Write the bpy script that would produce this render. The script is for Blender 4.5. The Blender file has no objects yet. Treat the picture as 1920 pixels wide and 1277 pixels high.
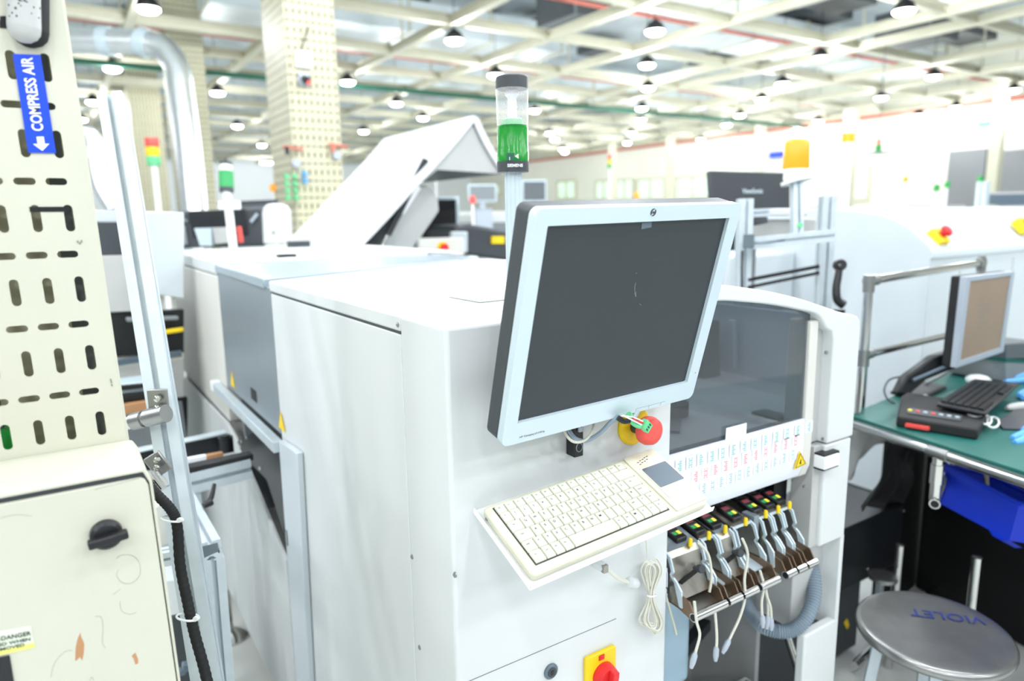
import bpy, bmesh, math, random
from mathutils import Vector, Matrix
random.seed(7)
sc = bpy.context.scene
C = sc.collection
H = 1.55                       # camera height; geometry below is written with z measured from the camera, H is added on build
# ---------------------------------------------------------------- camera
F = 1307.57
AX = Vector((0.83762896, -0.54600817, -0.01589986)); DN = Vector((-0.10869525, -0.13808193, -0.98443828)); FW = Vector((0.53531586, 0.82632225, -0.17500992))
cd = bpy.data.cameras.new('camera'); cam = bpy.data.objects.new('camera', cd); C.objects.link(cam)
cam.matrix_world = Matrix(((AX.x, -DN.x, -FW.x, 0), (AX.y, -DN.y, -FW.y, 0), (AX.z, -DN.z, -FW.z, H), (0, 0, 0, 1)))
cd.sensor_width = 36; cd.lens = F / 1920 * 36; cd.clip_start = .02; cd.clip_end = 200
cd.dof.use_dof = True; cd.dof.focus_distance = 1.08; cd.dof.aperture_fstop = 2.8
sc.camera = cam
# ---------------------------------------------------------------- world, exposure
w = bpy.data.worlds.new('ambient_fill'); sc.world = w; w.use_nodes = True
w.node_tree.nodes['Background'].inputs[0].default_value = (.86, .95, 1, 1)
w.node_tree.nodes['Background'].inputs[1].default_value = 0.5  # added soft ambient fill entering by the open sides, not a real source
sc.view_settings.view_transform = 'Standard'; sc.view_settings.look = 'None'
sc.view_settings.exposure = 0.0; sc.view_settings.gamma = 1.0
LAMP_POWER = 57
# ---------------------------------------------------------------- helpers
def V(*a): return Vector(a[0]) if len(a) == 1 else Vector(a)
def ray(px, py): return AX * (px - 960) + DN * (py - 638.5) + FW * F
def U(px, py, ax, val):        # point seen at a pixel of the 1920x1277 frame on an axis plane
    r = ray(px, py); return r * (val / r['xyz'.index(ax)])
def D(px, py, d): return ray(px, py) * (d / F)
def UP(px, py, p0, n):
    r = ray(px, py); return r * (V(p0).dot(n) / r.dot(n))
def lin(c):
    c = c / 255; return c / 12.92 if c <= .04045 else ((c + .055) / 1.055) ** 2.4
def hexc(h): return (lin(int(h[0:2], 16)), lin(int(h[2:4], 16)), lin(int(h[4:6], 16)), 1)
M = {}
def mat(name, col, rough=.5, metal=0, var=.04, scale=6, bump=0, emit=0, bscale=300, alpha=None, spec=.5):
    m = bpy.data.materials.new(name); m.use_nodes = True; nt = m.node_tree; b = nt.nodes['Principled BSDF']
    c = hexc(col); b.inputs['Roughness'].default_value = rough; b.inputs['Metallic'].default_value = metal
    b.inputs['Specular IOR Level'].default_value = spec
    tc = nt.nodes.new('ShaderNodeTexCoord')
    nz = nt.nodes.new('ShaderNodeTexNoise'); nz.inputs['Scale'].default_value = scale; nz.inputs['Detail'].default_value = 3
    nt.links.new(tc.outputs['Object'], nz.inputs['Vector'])
    cr = nt.nodes.new('ShaderNodeValToRGB')
    cr.color_ramp.elements[0].position = .3; cr.color_ramp.elements[1].position = .7
    cr.color_ramp.elements[0].color = tuple(max(0, x * (1 - var)) for x in c[:3]) + (1,)
    cr.color_ramp.elements[1].color = tuple(min(1, x * (1 + var)) for x in c[:3]) + (1,)
    nt.links.new(nz.outputs['Fac'], cr.inputs[0]); nt.links.new(cr.outputs[0], b.inputs['Base Color'])
    if bump:
        n2 = nt.nodes.new('ShaderNodeTexNoise'); n2.inputs['Scale'].default_value = bscale
        bp = nt.nodes.new('ShaderNodeBump'); bp.inputs['Strength'].default_value = bump; bp.inputs['Distance'].default_value = .001
        nt.links.new(tc.outputs['Object'], n2.inputs['Vector']); nt.links.new(n2.outputs['Fac'], bp.inputs['Height']); nt.links.new(bp.outputs[0], b.inputs['Normal'])
    if emit:
        b.inputs['Emission Color'].default_value = c; b.inputs['Emission Strength'].default_value = emit
    M[name] = m; return m
def glass(name, col, trans, rough=.03, body=.0):      # tinted pane: partly transparent, partly reflecting
    m = bpy.data.materials.new(name); m.use_nodes = True; nt = m.node_tree; nt.nodes.clear()
    out = nt.nodes.new('ShaderNodeOutputMaterial'); t = nt.nodes.new('ShaderNodeBsdfTransparent'); g = nt.nodes.new('ShaderNodeBsdfGlossy'); d = nt.nodes.new('ShaderNodeBsdfDiffuse')
    t.inputs[0].default_value = tuple(x * trans for x in hexc(col)[:3]) + (1,); g.inputs['Roughness'].default_value = rough
    nz = nt.nodes.new('ShaderNodeTexNoise'); nz.inputs['Scale'].default_value = 8
    mr = nt.nodes.new('ShaderNodeMapRange'); mr.inputs[3].default_value = body * .85; mr.inputs[4].default_value = body * 1.15
    nt.links.new(nz.outputs['Fac'], mr.inputs[0])
    d.inputs[0].default_value = hexc(col); fr = nt.nodes.new('ShaderNodeFresnel'); fr.inputs[0].default_value = 1.5
    m1 = nt.nodes.new('ShaderNodeMixShader'); m2 = nt.nodes.new('ShaderNodeMixShader')
    nt.links.new(mr.outputs[0], m1.inputs[0]); nt.links.new(t.outputs[0], m1.inputs[1]); nt.links.new(d.outputs[0], m1.inputs[2])
    ge = nt.nodes.new('ShaderNodeNewGeometry'); iv = nt.nodes.new('ShaderNodeMath'); iv.operation = 'MULTIPLY_ADD'; iv.inputs[1].default_value = -1; iv.inputs[2].default_value = 1; nt.links.new(ge.outputs['Backfacing'], iv.inputs[0]); mu_ = nt.nodes.new('ShaderNodeMath'); mu_.operation = 'MULTIPLY'; nt.links.new(fr.outputs[0], mu_.inputs[0]); nt.links.new(iv.outputs[0], mu_.inputs[1]); nt.links.new(mu_.outputs[0], m2.inputs[0]); nt.links.new(m1.outputs[0], m2.inputs[1]); nt.links.new(g.outputs[0], m2.inputs[2]); nt.links.new(m2.outputs[0], out.inputs[0])
    M[name] = m; return m

def crom(pts, k=6, closed=False):
    pts = [V(p) for p in pts]; n = len(pts); out = []
    if n < 3: return pts
    rng = n if closed else n - 1
    for i in range(rng):
        p0 = pts[(i - 1) % n] if closed or i > 0 else pts[0]; p1 = pts[i]; p2 = pts[(i + 1) % n]
        p3 = pts[(i + 2) % n] if closed or i + 2 < n else pts[-1]
        for j in range(k):
            t = j / k
            out.append(.5 * ((2 * p1) + (p2 - p0) * t + (2 * p0 - 5 * p1 + 4 * p2 - p3) * t * t + (3 * p1 - p0 - 3 * p2 + p3) * t ** 3))
    if not closed: out.append(pts[-1])
    return out

class MB:
    def __init__(s): s.v = []; s.f = []
    def add(s, vs, fs):
        b = len(s.v); s.v += [V(p) for p in vs]; s.f += [tuple(b + i for i in f) for f in fs]; return s
    def ob(s, o, a, b, c, A, B, Cc):           # oriented box: origin, three unit axes, three (lo,hi) ranges
        o = V(o); a = V(a); b = V(b); c = V(c)
        vs = [o + a * x + b * y + c * z for z in Cc for y in B for x in A]
        return s.add(vs, [(0, 2, 3, 1), (4, 5, 7, 6), (0, 1, 5, 4), (2, 6, 7, 3), (0, 4, 6, 2), (1, 3, 7, 5)])
    def box(s, x0, x1, y0, y1, z0, z1): return s.ob((0, 0, 0), (1, 0, 0), (0, 1, 0), (0, 0, 1), (x0, x1), (y0, y1), (z0, z1))
    def prism(s, pts, vec):
        pts = [V(p) for p in pts]; vec = V(vec); n = len(pts)
        return s.add(pts + [p + vec for p in pts], [tuple(range(n))[::-1], tuple(range(n, 2 * n))] + [(i, (i + 1) % n, (i + 1) % n + n, i + n) for i in range(n)])
    def cyl(s, p0, p1, r0, r1=None, n=20, caps=True):
        p0 = V(p0); p1 = V(p1); r1 = r0 if r1 is None else r1; d = (p1 - p0).normalized()
        u = d.orthogonal().normalized(); w_ = d.cross(u)
        vs = []
        for p, r in ((p0, r0), (p1, r1)):
            for i in range(n):
                a = 2 * math.pi * i / n; vs.append(p + (u * math.cos(a) + w_ * math.sin(a)) * r)
        fs = [(i, (i + 1) % n, n + (i + 1) % n, n + i) for i in range(n)]
        if caps: fs += [tuple(range(n))[::-1], tuple(range(n, 2 * n))]
        return s.add(vs, fs)
    def lathe(s, c, d, prof, n=32):            # prof: list of (distance along d, radius)
        c = V(c); d = V(d).normalized(); u = d.orthogonal().normalized(); w_ = d.cross(u); vs = []; fs = []
        for h, r in prof:
            for i in range(n):
                a = 2 * math.pi * i / n; vs.append(c + d * h + (u * math.cos(a) + w_ * math.sin(a)) * max(r, 1e-5))
        for k in range(len(prof) - 1):
            for i in range(n):
                j = (i + 1) % n; fs.append((k * n + i, k * n + j, (k + 1) * n + j, (k + 1) * n + i))
        fs.append(tuple(range(n))[::-1]); fs.append(tuple((len(prof) - 1) * n + i for i in range(n)))
        return s.add(vs, fs)
    def tube(s, pts, r, n=10, smooth=5, closed=False, rf=None):
        pts = crom(pts, smooth, closed) if smooth else [V(p) for p in pts]; m = len(pts); vs = []; u = None
        for i, p in enumerate(pts):
            a = pts[(i + 1) % m] if closed or i + 1 < m else pts[i]; b = pts[(i - 1) % m] if closed or i > 0 else pts[i]
            t = (a - b).normalized()
            u = t.orthogonal().normalized() if u is None else (u - t * u.dot(t)).normalized()
            w_ = t.cross(u); rr = rf(i / (m - 1)) if rf else r
            for k in range(n):
                an = 2 * math.pi * k / n; vs.append(p + (u * math.cos(an) + w_ * math.sin(an)) * rr)
        fs = []
        for i in range(m if closed else m - 1):
            for k in range(n):
                l = (k + 1) % n; j = (i + 1) % m; fs.append((i * n + k, i * n + l, j * n + l, j * n + k))
        if not closed: fs += [tuple(range(n))[::-1], tuple((m - 1) * n + k for k in range(n))]
        return s.add(vs, fs)
    def sheet(s, rows, vec):                    # rows: list of points of a profile, swept by vec, given as a thick strip already
        pts = [V(p) for p in rows]; vec = V(vec); n = len(pts)
        return s.add(pts + [p + vec for p in pts], [(i, i + 1, n + i + 1, n + i) for i in range(n - 1)])
    def grid(s, fn, nu, nv):
        vs = [fn(i / nu, j / nv) for j in range(nv + 1) for i in range(nu + 1)]
        return s.add(vs, [(j * (nu + 1) + i, j * (nu + 1) + i + 1, (j + 1) * (nu + 1) + i + 1, (j + 1) * (nu + 1) + i) for j in range(nv) for i in range(nu)])
    def build(s, name, m, parent=None, bevel=0, solid=0, seg=2, ang=.6):
        me = bpy.data.meshes.new(name); off = V(0, 0, H)
        wp = V(0, 0, 0); p = parent
        while p: wp = wp + p.location; p = p.parent
        me.from_pydata([tuple(v + off - wp) for v in s.v], [], s.f); me.update()
        bm = bmesh.new(); bm.from_mesh(me); bmesh.ops.recalc_face_normals(bm, faces=bm.faces); bm.to_mesh(me); bm.free()
        for pl in me.polygons: pl.use_smooth = True
        me.set_sharp_from_angle(angle=ang)
        o = bpy.data.objects.new(name, me); C.objects.link(o); o.parent = parent
        me.materials.append(M[m] if isinstance(m, str) else m)
        if solid:
            md = o.modifiers.new('thickness', 'SOLIDIFY'); md.thickness = solid; md.offset = 0
        if bevel:
            md = o.modifiers.new('bevel', 'BEVEL'); md.width = bevel; md.segments = seg; md.limit_method = 'ANGLE'; md.angle_limit = .7; md.harden_normals = False
        return o
def root(name, label, cat, loc, group=None):
    o = bpy.data.objects.new(name, None); C.objects.link(o); o.location = V(loc) + V(0, 0, H); o.empty_display_size = .05
    o['label'] = label; o['category'] = cat
    if group: o['group'] = group
    return o
def tag(o, label, cat, group=None, kind=None):
    o['label'] = label; o['category'] = cat
    if group: o['group'] = group
    if kind: o['kind'] = kind
    return o
def struct(o, label=None):
    o['kind'] = 'structure'
    if label: o['label'] = label
    return o
def lab(o, l): o['label'] = l; return o
def curve_mesh(cv, name):
    t = bpy.data.objects.new('tmp', cv); C.objects.link(t); dg = bpy.context.evaluated_depsgraph_get(); dg.update()
    me = bpy.data.meshes.new_from_object(t.evaluated_get(dg)); me.name = name
    bpy.data.objects.remove(t); bpy.data.curves.remove(cv); return me
def place_mesh(me, name, m, parent, o, ux, uy, un, sx=1, sy=1, sn=1):
    o = V(o); ux = V(ux); uy = V(uy); un = V(un); wp = V(0, 0, 0); p = parent
    while p: wp = wp + p.location; p = p.parent
    for v in me.vertices: c = v.co.copy(); v.co = o + ux * (c.x * sx) + uy * (c.y * sy) + un * (c.z * sn) + V(0, 0, H) - wp
    me.materials.clear(); me.materials.append(M[m]); ob = bpy.data.objects.new(name, me); C.objects.link(ob); ob.parent = parent; return ob
def text(s, o, ux, uy, h, m, parent, name='lettering', width=None, align='CENTER', bold=0, sh=0):
    cv = bpy.data.curves.new('t', 'FONT'); cv.body = s; cv.size = 1; cv.align_x = 'LEFT'; cv.extrude = .01; cv.offset = bold; cv.shear = sh; cv.resolution_u = 3
    me = curve_mesh(cv, name); xs = [v.co.x for v in me.vertices]; ys = [v.co.y for v in me.vertices]
    x0, x1, y0, y1 = min(xs), max(xs), min(ys), max(ys); sy = h / (y1 - y0); sx = width / (x1 - x0) if width else sy
    for v in me.vertices:
        v.co.x -= {'CENTER': (x0 + x1) / 2, 'LEFT': x0, 'RIGHT': x1}[align]; v.co.y -= (y0 + y1) / 2
    un = V(ux).cross(V(uy)).normalized()
    return place_mesh(me, name, m, parent, V(o), ux, uy, un, sx, sy, .0004 / .01)
def holed(outer, holes, thick, name, m, parent, o, ux, uy, un):    # flat plate with real cut-outs
    cv = bpy.data.curves.new('c', 'CURVE'); cv.dimensions = '2D'; cv.fill_mode = 'BOTH'; cv.extrude = thick / 2
    for poly in [outer] + holes:
        sp = cv.splines.new('POLY'); sp.points.add(len(poly) - 1)
        for i, (x, y) in enumerate(poly): sp.points[i].co = (x, y, 0, 1)
        sp.use_cyclic_u = True
    return place_mesh(curve_mesh(cv, name), name, m, parent, o, ux, uy, un)
def stadium(cx, cy, L, W, vert, n=8):
    r = W / 2; h = L / 2 - r; pts = []
    for s_, a0 in ((1, -math.pi / 2), (-1, math.pi / 2)):
        for i in range(n + 1):
            a = a0 + math.pi * i / n; pts.append((s_ * h + r * math.cos(a), r * math.sin(a)))
    return [(cx - y, cy + x) if vert else (cx + x, cy + y) for x, y in pts]
def rrect(x0, x1, y0, y1, r, n=6):
    pts = []
    for cx, cy, a0 in ((x1 - r, y1 - r, 0), (x0 + r, y1 - r, 90), (x0 + r, y0 + r, 180), (x1 - r, y0 + r, 270)):
        for i in range(n + 1):
            a = math.radians(a0 + 90 * i / n); pts.append((cx + r * math.cos(a), cy + r * math.sin(a)))
    return pts
def frame3(o, ux, uy, pts, z=0):
    o = V(o); ux = V(ux); uy = V(uy); n = ux.cross(uy); return [o + ux * x + uy * y + n * z for x, y in pts]
def copy_tree(o, parent=None):
    c = o.copy(); C.objects.link(c); c.parent = parent
    for ch in [q for q in bpy.data.objects if q.parent is o]: copy_tree(ch, c)
    return c
X, Y, Z = V(1, 0, 0), V(0, 1, 0), V(0, 0, 1)
FL = -H
# ---------------------------------------------------------------- materials
mat('mwhite', 'D6DADB', .42, var=.02, scale=3, bump=.08)
mat('mwarm', 'D6D5CF', .5, var=.02, scale=3, bump=.08)
mat('cream', 'CBCBBB', .45, var=.03, scale=5, bump=.12, bscale=200)
mat('creamin', 'D0CCB0', .6)
mat('beam', 'CFCDB8', .6, var=.03)
mat('oven', 'CAD3D8', .35, var=.015, scale=2)
mat('alu', 'CAD5DB', .42, .3, var=.05, scale=30)
mat('aludark', '6E7B82', .5, .4)
mat('steel', '9B9C9B', .3, .85, var=.06, scale=25, bump=.05)
mat('brushed', 'A9A59C', .33, .9, var=.08, scale=60)
mat('bronze', '8A7460', .35, .8)
mat('chrome', 'CFCFCC', .12, 1, var=.03)
mat('greypaint', '8D989F', .38, .35, var=.04, scale=4)
mat('bluesteel', 'A2B0B9', .32, .3, var=.03, scale=4)
mat('darkgrey', '3B4045', .5)
mat('midgrey', '80868A', .55)
mat('ltgrey', 'B7B9B8', .5)
mat('black', '101216', .42)
mat('rubber', '1A1B1D', .75)
mat('blackmetal', '24272B', .35, .3)
mat('screen', '32383C', .36, var=.05, spec=.35)
mat('bezel', 'C8D8E0', .35, .15, var=.01)
mat('bezel2', 'AEB7C3', .4, .1, var=.01)
mat('kbbase', 'DCDBC6', .55, var=.04, scale=15)
mat('key', 'E2E4D2', .5, var=.03, scale=20)
mat('legend', '3C3C3C', .6)
mat('padgrey', '5E6E7B', .35)
mat('red', 'D8262A', .4)
mat('estop', 'EC564E', .45)
mat('yellow', 'F2CF14', .45)
mat('green', '27A24A', .45)
mat('ltgreen', '66C98B', .5)
mat('blue', '1544D6', .4)
mat('tapeblue', '0E45D8', .4, var=.04)
mat('violetink', '2B3A86', .5)
mat('binblue', '0B3BE0', .35)
mat('white', 'F2F4F5', .5, var=.01)
mat('paper', 'EEF2F4', .7, var=.01)
mat('labelwhite', 'E3E7F2', .45, var=.02)
mat('teal', '0F5B54', .5, var=.1, scale=10)
mat('glove', '5FA8EA', .5)
mat('cable', 'D5D5C8', .5)
mat('cablegrey', '8696A3', .45)
mat('orange', 'B98A62', .8)
mat('brick', 'C4876A', .6)
mat('amberbase', 'DDE2E4', .4)
mat('floor', 'DADDD9', .35, var=.05, scale=2)
mat('wall', 'E9EADC', .8, var=.02, scale=1)
mat('door', '83868A', .6, var=.04, scale=1)
mat('slab', 'C2CCD1', .8, var=.25, scale=.7)
mat('duct', 'E0EAEE', .45, .1, var=.04, scale=2)
mat('ductdark', '53585B', .6, var=.1, scale=2)
mat('silver', 'E4E9EC', .32, .9, var=.06, scale=12, bump=.5, bscale=30)
mat('redpipe', 'C8705F', .5)
mat('greenpipe', '1F5B48', .5)
mat('brownscreen', '907D6C', .4, var=.05, emit=.12)
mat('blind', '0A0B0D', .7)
mat('shadowgrey', '5C6266', .6)
mat('tubbl', '9DB8C8', .45, var=.08, scale=4)
mat('lampglow', 'FFFFFF', .5, emit=22, var=0)
mat('amberlit', 'F59A1D', .35, emit=.35)
mat('window_glow', 'C2D9C6', .5, emit=.75, var=.12, scale=2)  # emission puts the brightness of the interior windows into their panes
mat('stickergreen', 'DDE8D4', .5)
mat('paleyellow', 'E6E87C', .5)
mat('pencil', '8D918A', .8)
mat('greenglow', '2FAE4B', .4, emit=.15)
mat('yellowled', 'E3D944', .4, emit=.4)
mat('redled', '8E3A45', .4)
mat('greenled', '2F9A55', .4)
mat('leaf', '3E9A48', .6)
glass('hoodglass', 'A6ADB2', 1.0, .05, .10)
glass('clearplastic', 'FFFFFF', .97, .2, .25)
glass('greenplastic', '35C556', 1.0, .2, .3)
glass('paneglass', 'D8E6EA', .9, .02, .1)
def pegmat(name, col):           # cream sheet with small dark slots, in rows
    m = mat(name, col, .5); nt = m.node_tree; b = nt.nodes['Principled BSDF']; tc = nt.nodes['Texture Coordinate']
    sp = nt.nodes.new('ShaderNodeSeparateXYZ'); nt.links.new(tc.outputs['Object'], sp.inputs[0])
    def mth(op, a, v=None, c=None):
        n = nt.nodes.new('ShaderNodeMath'); n.operation = op
        for i, q in enumerate((a, v, c)):
            if q is None: continue
            if isinstance(q, (int, float)): n.inputs[i].default_value = q
            else: nt.links.new(q, n.inputs[i])
        return n.outputs[0]
    s = mth('ADD', sp.outputs[0], sp.outputs[1])
    def cell(src, per, half, ph=0):
        f = mth('FRACT', mth('ADD', mth('DIVIDE', src, per), 50.0 + ph)); return mth('LESS_THAN', mth('ABSOLUTE', mth('SUBTRACT', f, .5)), half)
    a = mth('MULTIPLY', cell(s, .060, .14), cell(sp.outputs[2], .16, .16))
    c2 = mth('MULTIPLY', cell(s, .060, .33), cell(sp.outputs[2], .16, .05, .5))
    k = mth('MAXIMUM', a, c2)
    mx = nt.nodes.new('ShaderNodeMix'); mx.data_type = 'RGBA'; old = b.inputs['Base Color'].links[0].from_socket
    nt.links.new(k, mx.inputs[0]); nt.links.new(old, mx.inputs[6]); mx.inputs[7].default_value = hexc('4A4636'); nt.links.new(mx.outputs[2], b.inputs['Base Color'])
pegmat('peg', 'C6C2A6')
def pp(mb, pts, ax, val, t):          # plate whose outline is given where it stands: on the plane ax = val, thickness t
    vec = {'x': X, 'y': Y, 'z': Z}[ax] * t
    return mb.prism([U(px, py, ax, val) for px, py in pts], vec)
def pq(x0, y0, x1, y1): return [(x0, y0), (x1, y0), (x1, y1), (x0, y1)]
# ================================================================ SETTING
struct(MB().box(-9, 19.5, -9, 34, FL - .1, FL).build('floor', 'floor'))
struct(MB().box(19.5, 19.7, -9, 34, FL, 4.1).build('wall_right', 'wall'))
struct(MB().box(-9, 19.7, 34, 34.2, FL, 4.1).build('wall_back', 'paper'))
struct(MB().box(-9, 19.7, 4.2, 34.2, 4.1, 4.3).build('ceiling', 'slab'))
WX = 19.42
wn = 1
for (a, b, c, d) in [(1046, 340, 1078, 372), (1118, 340, 1146, 372), (1156, 338, 1186, 372), (1196, 336, 1244, 372), (1268, 331, 1330, 370), (888, 350, 936, 366), (1574, 318, 1628, 372), (990, 346, 1014, 368)]:
    p0 = U(a, d, 'x', WX); p1 = U(b and c, b, 'x', WX)
    y0, y1 = sorted((p0.y, p1.y)); z0, z1 = p0.z, p1.z
    fr = MB()
    for q in ((y0, y1, z1, z1 + .08), (y0, y1, z0 - .08, z0), (y0 - .06, y0, z0 - .08, z1 + .08), (y1, y1 + .06, z0 - .08, z1 + .08), ((y0 + y1) / 2 - .03, (y0 + y1) / 2 + .03, z0, z1)):
        fr.box(WX - .04, WX + .08, *q)
    f = struct(fr.build('window_%d' % wn, 'beam')); MB().box(WX + .03, WX + .05, y0, y1, z0, z1).build('window_pane', 'window_glow', f); wn += 1
for i, (a, b, c, d) in enumerate([(1768, 278, 1850, 420), (1868, 274, 1990, 420)]):
    p0 = U(a, d, 'x', WX); p1 = U(c, b, 'x', WX); y0, y1 = sorted((p0.y, p1.y))
    dr = struct(MB().box(WX - .02, WX + .08, y0, y1, FL, p1.z).build('door_%d' % (i + 1), 'door'))
    MB().box(WX - .06, WX - .02, y0 + .1, y0 + .25, -.6, -.45).build('door_handle', 'steel', dr)
for n_, (a, b, c, d), m_, lb in [('wall_sign', (1443, 283, 1472, 297), 'blue', 'small blue sign on the far right wall behind the orange beacon'), ('wall_sign', (1833, 226, 1861, 238), 'bezel', 'small pale cyan sign high on the right wall beside the cream post')]:
    p0 = U(a, d, 'x', WX); p1 = U(c, b, 'x', WX)
    tag(MB().box(WX - .03, WX + .08, min(p0.y, p1.y), max(p0.y, p1.y), p0.z, p1.z).build(n_, m_ if m_ == 'blue' else 'glove'), lb, 'sign')
tn = 1
for y, s_ in [(5.2, .05), (7.0, .07), (8.9, .05), (10.9, .09), (12.4, .05), (13.9, .09), (15.6, .06), (17.4, .09), (19.2, .06), (21, .09), (23, .07), (25, .09), (27.5, .07), (30, .09), (32, .07)]:
    b = MB().box(-9, 19.5, y - s_, y + s_, 2.58, 2.60).box(-9, 19.5, y - s_, y + s_, 2.70, 2.72).box(-9, 19.5, y - s_ * .35, y + s_ * .35, 2.60, 2.70)
    struct(b.build('trim_%d' % tn, 'beam')); tn += 1
for x in (-4.5, -2.7, -.8, 1.15, 2.95, 4.85, 6.5, 8.2, 10.4, 11.3, 13.6, 15.4, 17.2, 18.9):
    b = MB().box(x - .06, x + .06, 4.2, 34, 2.56, 2.58).box(x - .06, x + .06, 4.2, 34, 2.67, 2.69).box(x - .025, x + .025, 4.2, 34, 2.58, 2.67)
    struct(b.build('trim_%d' % tn, 'beam')); tn += 1
for y in (-4.2, -2.4, -.6, 1.2, 3.0):
    struct(MB().box(-9, 12, y - .04, y + .04, 4.0, 4.1).build('trim_%d' % tn, 'beam')); tn += 1
# hangers for the grid
hg = MB()
for x in (1.15, 4.85, 8.2, 11.3, 15.4):
    for y in (7, 10.9, 13.9, 17.4, 21): hg.cyl((x + .2, y, 2.72), (x + .2, y, 4.1), .02, n=8)
struct(hg.build('trim_%d' % tn, 'beam')); tn += 1
# ducts and service runs above the grid
ductl = [('duct', 3.1, 4.4, 6.2, 8.1, 'duct', 'wide pale air duct above the ceiling grid, upper middle of the photo'), ('duct', 5.6, 9.8, 7.3, 8.3, 'duct', 'long pale air duct above the grid behind the green tower light'),
         ('duct', 6.6, 12.5, 5.0, 6.1, 'duct', 'pale air duct above the grid near the upper right corner'), ('duct', 2.2, 8.8, 11.4, 12.6, 'duct', 'pale air duct crossing behind the first slotted column'),
         ('duct', 9.5, 18.5, 8.9, 9.9, 'duct', 'pale duct above the grid in the right half of the ceiling'), ('duct', 6, 17, 15, 16, 'duct', 'far pale duct running above the grid toward the right wall'),
         ('air_handler', 3.2, 4.5, 8.2, 9.3, 'ductdark', 'dark grey air handling unit beside the first slotted column'), ('air_handler', 7.2, 8.0, 9.2, 10.2, 'ductdark', 'dark opening of an air unit in the upper middle of the ceiling'),
         ('air_handler', 10.0, 11.0, 6.5, 7.2, 'ductdark', 'dark air unit between the beams at upper right'), ('air_handler', .9, 2.3, 8.4, 9.2, 'ductdark', 'dark unit at the top edge between the two left columns'),
         ('air_handler', 13.5, 14.6, 7.0, 8.0, 'ductdark', 'dark air unit high near the right edge')]
for n_, x0, x1, y0, y1, m_, lb in ductl:
    r_ = root(n_, lb, 'duct' if n_ == 'duct' else 'air unit', (x0, y0, 3.1))
    MB().box(x0, x1, y0, y1, 3.12, 3.62).build('casing', m_, r_, bevel=.01)
    k = x0 + .02
    while k < x1: MB().box(k, k + .03, y0 - .025, y1 + .025, 3.095, 3.645).build('flange', 'beam' if m_ == 'duct' else 'midgrey', r_); k += 1.6
    for xx in (x0 + .2, x1 - .2): MB().box(xx - .02, xx + .02, y0 + .1, y0 + .14, 3.64, 4.1).build('hanger', 'beam', r_)
for n_, pts, r, m_, lb in [('red_pipe', [(-2, 8.25, 2.95), (19, 8.25, 2.95)], .03, 'redpipe', 'nearest thin red sprinkler pipe crossing the ceiling'),
                           ('red_pipe', [(-2, 12.1, 2.85), (19, 12.1, 2.85)], .04, 'redpipe', 'second red sprinkler pipe crossing behind the first slotted column'),
                           ('red_pipe', [(19.2, -2, 2.55), (19.2, 33, 2.55)], .06, 'redpipe', 'red pipe running along the top of the right wall'),
                           ('red_pipe', [(11.9, 5, 2.95), (11.9, 20, 2.95)], .035, 'redpipe', 'red sprinkler pipe running away from view at upper right'),
                           ('green_pipe', [(-4, 13.1, 2.46), (19, 13.1, 2.46)], .05, 'greenpipe', 'long dark green pipe crossing the hall ceiling')]:
    tag(MB().cyl(*pts, r, n=12).build(n_, m_), lb, 'pipe')
for i, (px, py, sx, sy, lb) in enumerate([(700, 22, 1.6, 1.5, 'dark box put in for a shaded gap above the grid at the top edge right of the first slotted column'), (905, 62, .8, .7, 'dark box put in for a shaded gap above the grid left of the pale duct end'), (1015, 58, .7, .9, 'dark box put in for a shaded gap above the near grid node at top centre'), (1520, 38, 1.1, 1.1, 'dark box put in for a shaded gap beside the lamp at upper right'), (1130, 100, 1.0, .7, 'dark box put in for a shaded gap above the two stacked bright lamps'), (1455, 122, .7, .8, 'small dark box put in for a shaded gap right of centre in the ceiling'), (1800, 70, 1.6, .8, 'dark box put in for a shaded gap at the far upper right'), (430, 8, 1.0, .6, 'dark hanging box between the two left columns at the top edge'), (1335, 118, .9, .8, 'dark box put in for a shaded gap in the middle of the right ceiling half')]):
    c = U(px, py, 'z', 3.75); r_ = root('ceiling_dark_box', lb, 'dark box', c)
    MB().box(c.x - sx / 2, c.x + sx / 2, c.y - sy / 2, c.y + sy / 2, 3.72, 3.9).build('dark_box', 'ductdark', r_); MB().box(c.x - .03, c.x + .03, c.y - .03, c.y + .03, 3.9, 4.1).build('hanger', 'beam', r_)  # dark boxes added where gaps above the grid look shaded
# thin cream posts by the right wall
for i, (px, py0, lb) in enumerate([(1148, 250, 'far thin cream post by the wall above the monitor'), (1256, 245, 'thin cream post by the wall above the right corner of the monitor'), (1424, 235, 'thin cream post left of the orange beacon'), (1594, 205, 'thin cream post right of the orange beacon behind the white stack light'), (1866, 180, 'thin cream post between the two grey doors')]):
    c = U(px, 300, 'x', 17.3); r_ = root('cream_post', lb, 'post', (c.x, c.y, FL), 'cream posts by the right wall')
    MB().box(c.x - .11, c.x + .11, c.y - .11, c.y + .11, FL, 2.56).build('shaft', 'beam', r_, bevel=.01); MB().box(c.x - .18, c.x + .18, c.y - .18, c.y + .18, FL, FL + .02).build('base_plate', 'beam', r_)
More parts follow.
